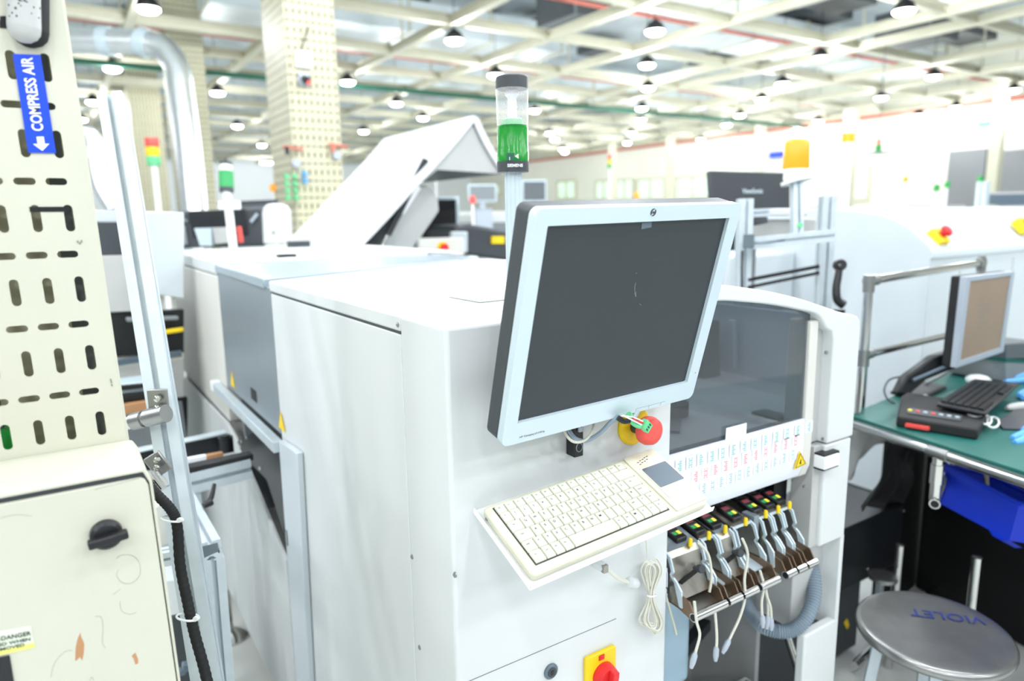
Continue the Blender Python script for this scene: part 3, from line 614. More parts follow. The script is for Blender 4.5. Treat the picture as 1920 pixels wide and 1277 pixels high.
# ================================================================ CONVEYOR between the left line and the machine
r_ = root('conveyor', 'aluminium conveyor section with black belts entering the white machine', 'conveyor', (.2, 2.0, FL))
profile_bar(MB(), U(468, 874, 'y', 1.95), U(315, 912, 'y', 1.95), .055, Z).build('front_rail', 'alu', r_, ang=.3)
mb = MB(); a = U(472, 852, 'y', 1.95); b = U(318, 884, 'y', 1.95); mb.ob(a, (b - a).normalized(), Y, Z, (0, (b - a).length), (-.02, .02), (-.012, .006)).build('front_belt', 'black', r_, bevel=.003)
a = U(425, 822, 'y', 2.25); b = U(255, 858, 'y', 2.25); d = (b - a).normalized(); u2 = Z
MB().ob(a, d, Y, Z, (0, (b - a).length), (-.01, .02), (-.045, .018)).build('rear_rail', 'blackmetal', r_, bevel=.002)
MB().ob(a, d, Y, Z, (0, (b - a).length), (-.02, .02), (.018, .024)).build('rear_guide', 'alu', r_, bevel=.002)
a = U(450, 845, 'y', 2.08); b = U(318, 872, 'y', 2.08); MB().ob(a, (b - a).normalized(), Y, Z, (.0, (b - a).length), (-.08, .08), (-.03, -.026)).build('tray', 'ltgrey', r_)
c = U(403, 858, 'y', 2.06); MB().box(c.x - .025, c.x + .02, 2.04, 2.06, c.z - .018, c.z + .016).build('sensor', 'orange', r_, bevel=.002)
MB().box(c.x - .085, c.x - .025, 2.04, 2.06, c.z - .022, c.z + .016).build('sensor_plate', 'paper', r_)
c = U(423, 828, 'y', 2.2); MB().cyl(c - Z * .035, c + Z * .015, .022).cyl(c + Z * .015, c + Z * .02, .014).build('motor', 'blackmetal', r_)
MB().cyl(U(400, 900, 'y', 1.98), U(400, 900, 'y', 1.98) * 1 + V(-.2, 0, -.01), .014).build('under_tube', 'steel', r_)
for px, yv in ((330, 2.0), (300, 2.25)):
    c = U(px, 905, 'y', yv); MB().box(c.x - .02, c.x + .02, yv - .02, yv + .02, FL, c.z).build('leg', 'alu', r_, bevel=.002)
MB().prism([U(x, y, 'y', 1.93) for x, y in [(345, 912), (385, 905), (388, 920), (348, 930)]], (0, .05, 0)).prism([U(x, y, 'y', 1.93) for x, y in [(356, 925), (378, 921), (382, 960), (362, 964)]], (0, .04, 0)).build('bracket', 'alu', r_, bevel=.003)
# ---- placement machine seen through the gap
PY = 2.95
r_ = root('placement_machine', 'white and dark machine seen between the near pillar and the white cabinet', 'machine', (-.3, PY, FL))
MB().box(-1.6, .30, PY + .02, PY + 1.0, FL, .0).build('body', 'mwhite', r_, bevel=.02)
for nm, pts, m_, off, t in [('header', [(100, 392), (345, 398), (345, 470), (100, 416)], 'oven', -.02, .04), ('dark_window', pq(130, 416, 238, 482), 'darkgrey', -.03, .04), ('grey_panel', [(130, 482), (246, 478), (250, 584), (130, 590)], 'ltgrey', -.05, .06), ('lower_window', [(140, 590), (345, 580), (345, 664), (140, 672)], 'black', -.03, .04),
                         ('upper_cover', [(236, 398), (345, 398), (345, 560), (240, 545)], 'oven', -.06, .06), ('rail', [(236, 596), (335, 593), (335, 600), (238, 604)], 'midgrey', -.08, .03), ('yellow_chain', [(290, 622), (345, 614), (345, 622), (292, 630)], 'yellow', -.09, .02),
                         ('tape_row', [(200, 677), (345, 662), (345, 673), (200, 689)], 'kbbase', -.12, .03), ('grey_base', [(150, 692), (345, 672), (345, 745), (150, 760)], 'ltgrey', -.04, .05), ('bristle_back', [(150, 760), (352, 745), (352, 850), (150, 850)], 'rubber', -.02, .03)]:
    mb = MB(); pp(mb, pts, 'y', PY + off, t); mb.build(nm, m_, r_, bevel=.004)
mb = MB()
for k in range(36):
    px = 206 + k * 3.8; a = U(px, 752, 'y', PY - .05); b = U(px + 12, 838, 'y', PY - .05); mb.cyl(a, b, .0035, n=6)
mb.build('tape_strip', 'midgrey', r_)
mb = MB()
for k in range(44):
    px = 215 + k * 2.9; a = U(px, 678 - k * .42, 'y', PY - .14); mb.box(a.x - .002, a.x + .002, a.y, a.y + .02, a.z - .018, a.z + .004)
mb.build('tape_teeth', 'padgrey', r_)
mb = MB(); pp(mb, [(222, 722), (300, 712), (318, 714), (324, 722), (318, 740), (222, 752)], 'y', 2.5, .12)
r2 = tag(mb.build('feeder_tray', 'bezel', bevel=.01), 'pale tray with rows of black blocks behind the aluminium post', 'tray')
mb = MB()
for k in range(9):
    a = U(228 + k * 9, 728 - k * .9, 'y', 2.49); mb.box(a.x - .008, a.x + .006, a.y - .006, a.y + .03, a.z - .006, a.z + .008)
mb.build('block', 'rubber', r2)
mb = MB(); pp(mb, [(215, 742), (320, 730), (322, 742), (215, 756)], 'y', 2.48, .14); tag(mb.build('black_rail', 'rubber', bevel=.004), 'black rail under the pale tray behind the post', 'rail')
mb = MB(); pp(mb, [(215, 762), (278, 752), (278, 770), (215, 782)], 'y', 2.46, .12); tag(mb.build('orange_belt', 'orange', bevel=.003), 'orange belt under the black rail beside the clamp', 'belt')
# dark boxes and pale carton at the bottom between box and frame
mb = MB(); pp(mb, [(300, 1090), (338, 1088), (342, 1150), (308, 1158)], 'y', 1.75, .2); tag(mb.build('white_carton', 'paper', bevel=.003), 'white carton low between the cabinet and the black cable', 'box')
mb = MB(); pp(mb, [(295, 1160), (380, 1140), (420, 1400), (305, 1400)], 'y', 1.95, .25); tag(mb.build('dark_crate', 'darkgrey', bevel=.01), 'dark grey crate on the floor behind the black cable', 'crate')
mb = MB(); pp(mb, [(276, 955), (318, 940), (322, 1020), (292, 1030)], 'y', 1.9, .1); tag(mb.build('cream_cover', 'mwarm', bevel=.005), 'small cream cover plate beside the cabinet corner', 'cover')
mb = MB()
for (a, b, c_, d_) in [(330, 1262, 350, 1272), (343, 1248, 375, 1262), (352, 1238, 368, 1248)]:
    pp(mb, [(a, b), (c_, b - 6), (c_, d_ - 6), (a, d_)], 'y', 1.6, .02)
tag(mb.build('metal_clip', 'padgrey', bevel=.003), 'blue grey metal clips in front of the dark crate', 'clips')
# ================================================================ MAIN MACHINE (white, with monitor)
MX0, MY0, MT = .441, .85, -.148
r_ = root('white_machine', 'large white machine body carrying the monitor and keyboard', 'machine', (MX0, MY0, FL)); main = r_
BX1 = .886
lid = [(MX0, 1.005), (BX1, 1.021), (BX1, 1.35), (1.05, 1.55), (1.33, 1.81), (1.33, 2.20), (1.20, 2.16), (MX0, 1.80)]
MB().prism([V(x, y, MT - .002) for x, y in lid], (0, 0, -.026)).build('top_cover', 'mwhite', r_, bevel=.004, seg=3)
MB().prism([V(.62, 1.06, MT - .001), V(.84, 1.08, MT - .001), V(.84, 1.2, MT - .001), V(.62, 1.18, MT - .001)], (0, 0, .0016)).build('top_plate', 'mwhite', r_, bevel=.0006)
# front wrap: corner panel without a seam
b = MB().prism([V(MX0, MY0, FL + .05), V(BX1, MY0, FL + .05), V(BX1, 1.02, FL + .05), V(MX0, 1.004, FL + .05)], (0, 0, MT - .002 - FL - .05))
b.build('front_shell', 'mwhite', r_, bevel=.006, seg=3)
MB().prism([V(MX0 + .001, 1.006, FL + .05), V(BX1, 1.02, FL + .05), V(BX1, 1.79, FL + .05), V(MX0 + .001, 1.79, FL + .05)], (0, 0, -.181 - FL - .05)).build('side_shell', 'mwhite', r_, bevel=.002)
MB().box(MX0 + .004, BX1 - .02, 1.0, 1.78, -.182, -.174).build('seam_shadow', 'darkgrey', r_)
# thin lines: drawer line low on the front, vertical panel fold on the left side
a = U(880, 1277, 'y', MY0); b2 = U(1155, 1160, 'y', MY0)
MB().box(MX0 + .01, b2.x, MY0 - .0006, MY0 + .001, b2.z - .0006, b2.z + .0006).build('panel_line', 'midgrey', r_)
for (px, py, ax, v) in [(787, 1214, 'x', MX0), (853, 1078, 'x', MX0), (773, 1044, 'x', MX0), (746, 609, 'x', MX0)]:
    c = U(px, py, ax, v); MB().lathe(c + X * .001, -X, [(0, .0045), (.002, .0042), (.0035, .002)], 12).build('screw', 'steel', r_)
for x_, y_ in ((MX0 + .06, MY0 + .07), (BX1 - .06, MY0 + .07), (MX0 + .06, 1.70), (BX1 - .06, 1.8)):
    MB().cyl((x_, y_, FL), (x_, y_, FL + .012), .04).cyl((x_, y_, FL + .01), (x_, y_, FL + .06), .012).build('foot', 'steel', r_)
# edge flange on left side (proud white panel below the rail)
mb = MB().prism([U(522, 826, 'x', .425), U(546, 842, 'x', .425), U(556, 850, 'x', .425), V(.425, 1.66, FL + .06), V(.425, 1.775, FL + .06)], (.016, 0, 0)); mb.build('side_flange', 'oven', r_, bevel=.003)
c = U(538, 1008, 'x', .424); MB().box(.4235, .425, c.y - .003, c.y + .003, c.z - .022, c.z + .02).build('flange_slot', 'darkgrey', r_)
# main switch (yellow plate, red knob)
c = U(1117, 1252, 'y', MY0); r_ = root('main_switch', 'red rotary main switch on a yellow square plate', 'switch', c)
cc = c + V(.006, 0, -.002)
MB().prism(frame3(cc + V(0, 0, 0), X, Z, rrect(-.034, .034, -.034, .034, .004)), (0, -.008, 0)).build('yellow_plate', 'yellow', r_, bevel=.002)
MB().box(cc.x - .006, cc.x + .006, MY0 - .0095, MY0 - .008, cc.z + .02, cc.z + .029).build('label_window', 'red', r_)
MB().lathe(cc + V(.004, -.008, -.010), V(0, -1, 0), [(0, .0235), (.012, .022), (.020, .020)], 32).build('knob', 'red', r_)
MB().ob(cc + V(.004, -.028, -.010), V(.15, 0, 1).normalized(), V(0, -1, 0), V(1, 0, -.15).normalized(), (-.021, .021), (0, .014), (-.006, .006)).build('knob_grip', 'red', r_, bevel=.002)
c = U(1032, 1258, 'y', MY0); r_ = root('key_lock', 'round dark grey key lock left of the red main switch', 'lock', c)
MB().lathe(c, V(0, -1, 0), [(0, .0135), (.003, .0135), (.005, .011)], 28).build('ring', 'padgrey', r_); MB().lathe(c, V(0, -1, 0), [(.003, .009), (.006, .0085)], 20).build('core', 'darkgrey', r_)
MB().box(c.x - .003, c.x + .003, MY0 - .0065, MY0 - .006, c.z - .004, c.z + .004).build('key_hole', 'black', r_)
# rocker switch box
c = U(1076, 822, 'y', MY0); r_ = root('rocker_switch', 'black rectangular power switch with a pale rocker under the monitor', 'switch', c)
x0 = U(1061, 800, 'y', MY0).x; x1 = U(1089, 800, 'y', MY0 - .02).x; zt = -.285; zb = U(1061, 852, 'y', MY0).z
MB().box(x0, x1 + .004, MY0 - .022, MY0, zb, zt).build('case', 'black', r_, bevel=.002)
MB().box(x0 + .006, x1 - .001, MY0 - .027, MY0 - .022, zb + .042, zt - .004).build('rocker', 'bezel2', r_, bevel=.001)
MB().tube([V((x0 + x1 + .004) / 2 + .006 * math.cos(t), MY0 - .0225, zb + .016 + .007 * math.sin(t)) for t in [k * math.pi / 6 for k in range(12)]], .0009, 6, 2, closed=True).build('off_mark', 'midgrey', r_)
MB().box((x0 + x1) / 2 + .0015, (x0 + x1) / 2 + .0028, MY0 - .0278, MY0 - .027, zb + .050, zb + .064).build('on_mark', 'darkgrey', r_)
# emergency stop on main machine
c = U(1186, 797, 'y', MY0); r_ = root('emergency_stop', 'red mushroom emergency stop on a yellow ring beside the monitor corner', 'button', c)
MB().lathe(c, V(0, -1, 0), [(0, .034), (.004, .034), (.007, .031)], 36).build('yellow_ring', 'yellow', r_)
MB().lathe(c + V(.0, 0, .0), V(0, -1, 0), [(.006, .012), (.03, .012)], 20).build('stem', 'darkgrey', r_)
MB().lathe(c, V(0, -1, 0), [(.026, .016), (.032, .0235), (.040, .0245), (.049, .022), (.054, .015), (.056, .004)], 36).build('red_cap', 'estop', r_, ang=1)
# ================================================================ MONITOR ON THE MACHINE
mo = V(.4915, .680, -.011); mx_ = V(.99896409, .04329844, .0139995); mu = V(-.00190324, -.2676207, .96352246); mn = mx_.cross(mu)   # mn faces the viewer
r_ = root('computer_monitor', 'silver framed flat monitor with a dark screen mounted on the white machine', 'monitor', mo + mx_ * .17 - mu * .29 - mn * .03); mon = r_
u0, u1, v0, v1 = -.0215, .3605, -.3025, .0212
outer = rrect(u0, u1, v0, v1, .011, 8)
F3 = lambda pts, z=0: [mo + mx_ * x + mu * y + mn * z for x, y in pts]
# bezel as a ring with real opening
n_in = [(0, -.270), (.338, -.270), (.338, 0), (0, 0)]
holed(outer, [n_in], .012, 'bezel', 'bezel', r_, mo - mn * .003, mx_, mu, mn)
o = r_.children[0]; md = o.modifiers.new('bevel', 'BEVEL'); md.width = .0028; md.segments = 3; md.limit_method = 'ANGLE'; md.angle_limit = .9
MB().prism(F3(n_in, -.0025), -mn * .004).build('screen', 'screen', r_)
MB().prism(F3(rrect(u0 + .0005, u1 - .0005, v0 + .0005, v1 - .0005, .011, 8), -.0095), -mn * .028).build('back_shell', 'darkgrey', r_, bevel=.003)
MB().prism(F3(rrect(.05, .29, -.26, -.05, .02), -.037), -mn * .02).build('back_bulge', 'rubber', r_, bevel=.006)
# wall mount arm to the panel
MB().ob(mo + mx_ * .17 - mu * .14, mx_, mu, mn, (-.05, .05), (-.05, .05), (-.070, -.057)).build('mount_plate', 'mwhite', r_, bevel=.002)
c = mo + mx_ * .17 - mu * .14 - mn * .068
MB().ob(V(c.x, 0, c.z), X, Y, Z, (-.03, .03), (c.y - .002, .85), (-.04, .04)).build('mount_arm', 'mwhite', r_, bevel=.003)
MB().lathe(mo + mx_ * .1745 + mu * .0125 + mn * .0028, mn, [(0, .0055), (.0008, .0055)], 28).build('badge', 'bezel', r_)
lg = MB()
for s_ in (-1, 1):
    pts = []
    for k in range(9):
        a = math.radians(68 + 44 * 0 + k * 20.5) if s_ < 0 else math.radians(-112 + k * 20.5)
        pts.append((.0052 * math.cos(a), .0052 * math.sin(a)))
    for k in range(8, -1, -1):
        a = math.radians(80 + k * 17) if s_ < 0 else math.radians(-100 + k * 17)
        pts.append((.0030 * math.cos(a) + .0, .0036 * math.sin(a)))
    lg.prism([mo + mx_ * (.1745 + x) + mu * (.0125 + y) + mn * .0035 for x, y in pts], mn * .0004)
lg.build('badge_arc', 'black', r_)
text('hp', mo + mx_ * .1747 + mu * .0123 + mn * .0037, mx_, mu, .0048, 'black', r_, 'badge_letters', sh=.3)
text('HP Compaq LA1751g', mo + mx_ * .0285 - mu * .2935 + mn * .0032, mx_, mu, .0034, 'pencil', r_, 'model_lettering', width=.043)
# scratches and the small clip mark on the screen
sm = MB()
for ps in [[(1193, 547), (1191, 556)], [(1192, 513), (1194, 512)], [(1192, 530), (1190, 540), (1191, 552)], [(1190, 550), (1193, 556)], [(1199, 570), (1202, 572)]]:
    sm.tube([UP(x, y, mo - mn * .0024, mn) for x, y in ps], .0002, 4, 2)
sm.build('scratch', 'ltgrey', r_)
MB().prism([UP(x, y, mo + mn * -.0022, mn) for x, y in [(1203, 418), (1222, 416), (1221, 426), (1202, 430)]], mn * .0004).build('clip_mark', 'padgrey', r_)
bt = MB()
for a, b in [((.150, -.296), (.215, -.296)), ((.150, -.296), (.150, -.3015)), ((.178, -.296), (.178, -.3015)), ((.205, -.296), (.205, -.3015))]:
    p0 = mo + mx_ * (a[0] + .08) + mu * a[1] + mn * .003; p1 = mo + mx_ * (b[0] + .08) + mu * b[1] + mn * .003; bt.cyl(p0, p1, .0003, n=6)
bt.cyl(mo + mx_ * .352 - mu * .255 + mn * .003, mo + mx_ * .352 - mu * .255 + mn * .0035, .001, n=10)
bt.build('button_seam', 'midgrey', r_)
# side knob between monitor and panel
c = U(943, 681, 'y', .845); r_ = root('round_screw', 'small chrome screw head beside the left edge of the monitor', 'screw', c)
MB().lathe(V(c.x, .85, c.z), V(0, -1, 0), [(0, .006), (.010, .0058), (.013, .003)], 16).build('head', 'chrome', r_)
# ================================================================ KEYBOARD TRAY AND KEYBOARD
ko = V(.489, .85, -.426); kx = V(.341, 0, .022).normalized(); ky = V(0, .138, .053).normalized(); kn = kx.cross(ky); ko = ko - ky * .148
P_ = lambda u, v, h=0: ko + kx * u + ky * v + kn * h
r_ = root('keyboard_tray', 'thin white sheet metal shelf under the cream keyboard', 'shelf', P_(.17, .148))
MB().ob(ko, kx, ky, kn, (-.013, .341), (-.012, .146), (-.003, 0)).ob(ko, kx, ky, kn, (-.013, .341), (-.012, -.0105), (0, .006)).ob(ko, kx, ky, kn, (-.013, -.0115), (-.012, .146), (0, .007)).build('shelf', 'white', r_, bevel=.0008)
MB().lathe(P_(-.006, .118, .006), kn, [(0, .003), (.001, .003)], 10).build('rivet', 'midgrey', r_)
r_ = root('keyboard', 'cream compact keyboard with a grey touchpad on the white shelf', 'keyboard', P_(.165, .065)); kb = r_
KT = .018
MB().prism([P_(x, y, .001) for x, y in rrect(-.006, .331, -.005, .133, .008)], kn * (KT - .003)).build('base', 'kbbase', r_, bevel=.004, seg=3)
MB().prism([P_(x, y, KT - .0022) for x, y in rrect(.264, .331, -.001, .131, .004)], kn * .0030).build('side_panel', 'kbbase', r_, bevel=.001)
MB().prism([P_(x, y, KT + .0004) for x, y in rrect(.272, .331, .022, .101, .002)], kn * .0012).build('pad_frame', 'kbbase', r_, bevel=.0005)
MB().prism([P_(x, y, KT + .0010) for x, y in rrect(.2745, .3275, .049, .0955, .002)], kn * .0010).build('touchpad', 'padgrey', r_)
kbx0, kbx1, kby0, kby1 = .0075, .2545, .0085, .1235
MB().ob(ko, kx, ky, kn, (kbx0 - .0015, kbx1 + .0015), (kby0 - .001, kby1 + .001), (KT - .004, KT - .0012)).build('key_well', 'legend', r_)
rows = [('f', [(1, c) for c in ['Esc', 'F1', 'F2', 'F3', 'F4', 'F5', 'F6', 'F7', 'F8', 'F9', 'F10', 'F11', 'F12', 'Num', 'Rol']], .8),
        ('n', [(1, c) for c in ['^', '1', '2', '3', '4', '5', '6', '7', '8', '9', '0', '?', '`']] + [(2, '<-')], 1),
        ('q', [(1.35, 'Tab')] + [(1, c) for c in 'QWERTZUIOP'] + [(1, '['), (1, ']'), (1.65, 'Ret')], 1),
        ('a', [(1.65, 'Caps')] + [(1, c) for c in 'ASDFGHJKL'] + [(1, ';'), (1, "'"), (1, '#'), (1.35, 'Home')], 1),
        ('y', [(1.2, 'Shift'), (1, '<')] + [(1, c) for c in 'YXCVBNM'] + [(1, ','), (1, '.'), (1, '-'), (1.3, 'Shift'), (1, '^'), (1, 'End')], 1),
        ('s', [(1.2, 'Fn'), (1, 'Ctrl'), (1, 'Alt'), (1, 'AG'), (5.2, ''), (1, 'Ins'), (1, 'Del'), (1, 'M'), (1, '<'), (1, 'v'), (1, '>')], 1)]
toth = sum(r[2] for r in rows); y = kby1; leg = []
for _, ks, hh in rows:
    kh = (kby1 - kby0) * hh / toth; tw = sum(k[0] for k in ks); x = kbx0
    for kw, ch in ks:
        wd = (kbx1 - kbx0) * kw / tw; g = .00035; t_ = .0016
        b0 = [P_(x + g, y - g, KT - .003), P_(x + wd - g, y - g, KT - .003), P_(x + wd - g, y - kh + g, KT - .003), P_(x + g, y - kh + g, KT - .003)]
        t0 = [P_(x + g + .0006, y - g - .0004, KT + .0024), P_(x + wd - g - t_, y - g - .0004, KT + .0024), P_(x + wd - g - t_, y - kh + g + t_, KT + .0018), P_(x + g + .0006, y - kh + g + t_, KT + .0018)]
        MB().add(b0 + t0, [(3, 2, 1, 0), (4, 5, 6, 7), (0, 1, 5, 4), (1, 2, 6, 5), (2, 3, 7, 6), (3, 0, 4, 7)]).build('key', 'key', r_)
        if ch: leg.append((ch, P_(x + wd * .36, y - kh * .34, KT + .0024)))
        x += wd
    y -= kh
# all printed legends form one mesh part
vs = []; fs = []
for ch, p in leg:
    cv = bpy.data.curves.new('t', 'FONT'); cv.body = ch; cv.size = 1; cv.resolution_u = 2; cv.align_x = 'CENTER'; cv.offset = .01
    me = curve_mesh(cv, 'tmpm'); s_ = .0056 if len(ch) == 1 else .0031; b = len(vs)
    vs += [p + kx * v.co.x * s_ + ky * (v.co.y - .35) * s_ + kn * .0002 for v in me.vertices]; fs += [tuple(b + i for i in q.vertices) for q in me.polygons]; bpy.data.meshes.remove(me)
MB().add(vs, fs).build('key_legends', 'legend', r_)
dm = MB()
for k, (u, v) in enumerate([(.281, .112), (.2875, .114), (.294, .115), (.300, .117), (.306, .118), (.2815, .1065), (.288, .109), (.2945, .110), (.301, .112)]): dm.ob(P_(u, v, KT + .001), kx, ky, kn, (-.0018, .0018), (-.0007, .0007), (0, .0003))
dm.build('panel_print', 'legend', r_)
# ================================================================ CABLES BY THE MONITOR AND PANEL
def yv(px, py, y): return U(px, py, 'y', y)
tag(MB().tube([yv(1058, 790, .80), yv(1060, 812, .79), yv(1075, 828, .78), yv(1095, 826, .785), yv(1110, 810, .79), yv(1114, 788, .80)], .0022, 8, 6).build('grey_cable', 'cable'), 'thin pale cable looping below the monitor in front of the power switch', 'cable')
tag(MB().tube([yv(1062, 800, .815), yv(1078, 822, .80), yv(1100, 826, .79), yv(1125, 812, .78), yv(1145, 792, .77), yv(1162, 780, .76)], .0034, 8, 6).build('grey_cable', 'cablegrey'), 'thicker blue grey cable running from the power switch to the green connector', 'cable')
tag(MB().tube([yv(1158, 783, .755), yv(1170, 790, .75), yv(1183, 788, .75)], .0042, 10, 6).build('cable_end', 'black'), 'black cable sleeve end beside the green connector', 'cable')
r_ = root('terminal_connector', 'loose light green screw terminal connector hanging before the red button', 'connector', yv(1205, 795, .76))
c = yv(1211, 799, .745); a1 = V(.55, .1, -.5).normalized(); a2 = V(.5, 0, .6).normalized(); a2 = (a2 - a1 * a2.dot(a1)).normalized(); a3 = a1.cross(a2)
MB().ob(c, a1, a2, a3, (-.010, .008), (-.0075, .0075), (-.005, .005)).build('housing', 'ltgreen', r_, bevel=.001)
tm = MB()
for k in (-1, 0, 1): tm.ob(c + a2 * k * .0045, a1, a2, a3, (-.002, .003), (-.0013, .0013), (.0048, .0055)).ob(c + a2 * k * .0045, a1, a2, a3, (-.002, .003), (-.0013, .0013), (-.0055, -.0048))
tm.build('slot', 'greenpipe', r_)
MB().tube([yv(1180, 787, .75), yv(1190, 796, .745), yv(1200, 800, .742)], .0038, 8, 4).build('plug_half', 'ltgreen', r_)
MB().tube([yv(1165, 780, .75), yv(1185, 782, .745), yv(1205, 790, .742)], .0012, 6, 4).tube([yv(1168, 779, .748), yv(1190, 790, .74), yv(1203, 797, .74)], .0012, 6, 4).build('wire', 'white', r_)
MB().tube([yv(1185, 783, .745), yv(1195, 790, .74), yv(1206, 793, .742)], .0012, 6, 4).build('red_wire', 'red', r_)
MB().cyl(yv(1178, 777, .75), yv(1184, 784, .75), .005, n=12).build('tip', 'ltgreen', r_)
r_ = root('wire_plug', 'small clear grey plug by the yellow ring under the monitor edge', 'connector', yv(1190, 775, .76))
MB().cyl(yv(1188, 783, .77), yv(1196, 770, .77), .0042, n=14).build('plug', 'bezel2', r_)
# grommet bar plug under the tray and coiled white cable
tag(MB().tube([yv(1150, 1020, .825), yv(1207, 980, .84), yv(1211, 1010, .84), yv(1214, 1045, .835)][1:], .0012, 8, 6).build('thin_cable', 'cable'), 'thin white cable hanging down from the keyboard shelf to the coil', 'cable')
r_ = root('usb_plug', 'white cable plug in a white socket on the panel below the keyboard shelf', 'plug', yv(1130, 1060, .83))
MB().tube([yv(1108, 1052, .84), yv(1124, 1060, .82), yv(1138, 1066, .815)], .0085, 12, 4).build('socket', 'mwhite', r_)
MB().ob(yv(1133, 1066, .81), X, Y, Z, (-.004, .006), (-.004, .004), (-.007, .006)).build('metal_contact', 'brushed', r_, bevel=.0008)
MB().tube([yv(1140, 1068, .815), yv(1158, 1084, .82), yv(1178, 1092, .825)], .0035, 10, 4).build('cord', 'cable', r_)
MB().lathe(yv(1178, 1090, .825), (yv(1208, 1100, .83) - yv(1178, 1090, .825)), [(0, .004), (.004, .009), (.02, .010), (.028, .006)], 20).build('cap', 'mwhite', r_)
r_ = root('coiled_cable', 'bundle of coiled white cable tied in the middle, hanging on the panel edge', 'cable', yv(1222, 1100, .84))
mb = MB(); rr = random.Random(3)
for k in range(9):
    ax_ = 1221 + (k - 4) * 2.0; bw = 9 + rr.uniform(0, 8); yt = 1046 + rr.uniform(0, 12); yb = 1180 + rr.uniform(-14, 14); d = .835 - .002 * (k % 4)
    lft = -bw - abs(k - 4) * .9; rgt = bw + abs(k - 4) * .9
    mb.tube([yv(ax_ + lft * .8, 1070, d), yv(ax_, yt, d), yv(ax_ + rgt * .8, 1072, d), yv(1221 + k - 4, 1118, d - .003), yv(ax_ + rgt, 1165, d), yv(ax_ + 4, yb, d), yv(ax_ + lft, 1162, d), yv(1219 + k - 4, 1118, d)], .0016, 6, 5, closed=True)
mb.build('coil', 'cable', r_)
MB().tube([yv(1214, 1117, .828), yv(1221, 1119, .824), yv(1230, 1116, .828), yv(1221, 1116, .838)], .0014, 6, 5, closed=True).build('tie', 'white', r_)
# ================================================================ HOOD, WINDOW, LABEL STRIP AND SIDE POST
HX0, HX1 = .888, 1.305
r_ = root('machine_hood', 'tinted flat hood window with rows of small stickers along its lower strip', 'cover', (1.1, .87, -.6))
AY = .855
inner = [U(x, y, 'y', AY) for x, y in [(1345, 565), (1400, 567), (1450, 572), (1500, 581), (1535, 591)]]
wtop = [(HX0, -.168), (.93, -.172)] + [(p.x, p.z) for p in inner]
MB().prism([V(x, .874, z + .012) for x, z in wtop] + [V(HX1, .874, -.437), V(HX0, .874, -.437)], Y * .004).build('hood_window', 'hoodglass', r_)
lp = [(.868, -.436), (.8665, -.50), (.868, -.545), (.876, -.566), (.892, -.577), (.896, -.572), (.880, -.562), (.874, -.54), (.873, -.5), (.873, -.436)]
MB().prism([V(HX0, y, z) for y, z in lp], X * (HX1 - HX0 - .0)).build('lower_strip', 'labelwhite', r_)
MB().prism([V(HX1, y, z) for y, z in [(.866, -.225), (.866, -.50), (.867, -.545), (.875, -.568), (.892, -.579), (.92, -.58), (.92, -.225)]], X * .028).build('end_frame', 'mwarm', r_, bevel=.003)
# paper note on the glass
mb = MB(); pp(mb, [(1362, 803), (1400, 793), (1399, 818), (1360, 830)], 'y', .868, .0005); mb.build('paper_note', 'paper', r_)
def onstrip(px, py):       # strip surface is nearly vertical
    return U(px, py, 'y', .866)
rowsL = [((1275, 873), (1517, 800), 13, 'tealmark'), ((1305, 893), (1492, 826), 11, 'redmark'), ((1320, 915), (1487, 852), 11, 'greymark')]
mat('tealmark', 'A3CCCC', .6); mat('redmark', 'EAA9B6', .6); mat('greymark', 'B6CCD2', .6)
for (a, b, n_, m_) in rowsL:
    for k in range(n_):
        t = k / (n_ - 1); c = onstrip(a[0] + (b[0] - a[0]) * t, a[1] + (b[1] - a[1]) * t)
        wd = .012; hh = .0125
        st = MB().box(c.x - wd, c.x + wd, .8655, .8662, c.z - hh, c.z + hh).build('sticker', 'paper', r_)
        mk = MB()
        for q in range(3):
            for z_ in range(5):
                if (q * 7 + z_ * 3 + k * 5) % 6 == 0: continue
                mk.box(c.x - .006 + q * .0035, c.x - .0035 + q * .0035, .8648, .8655, c.z - .0105 + z_ * .0043, c.z - .0075 + z_ * .0043)
        mk.build('sticker_print', m_, st)
mb = MB(); tri = [onstrip(x, y) for x, y in [(1498, 845), (1510, 869), (1487, 880)]]
mb.prism([p + V(0, -.003, 0) for p in tri], Y * .002); wt = mb.build('warning_triangle', 'yellow', r_, bevel=.0006)
cen = (tri[0] + tri[1] + tri[2]) / 3; ins = [cen + (p - cen) * .8 + V(0, -.0036, 0) for p in tri]; edg = MB()
for k in range(3): edg.cyl(ins[k], ins[(k + 1) % 3], .0005, n=6)
hnd = cen + V(0, -.004, 0)
edg.box(hnd.x - .0028, hnd.x + .0025, hnd.y, hnd.y + .001, hnd.z - .005, hnd.z - .002).ob(hnd, V(.4, 0, .9).normalized(), Y, V(.9, 0, -.4).normalized(), (-.004, .005), (0, .001), (-.001, .001))
edg.build('hand_symbol', 'black', wt)
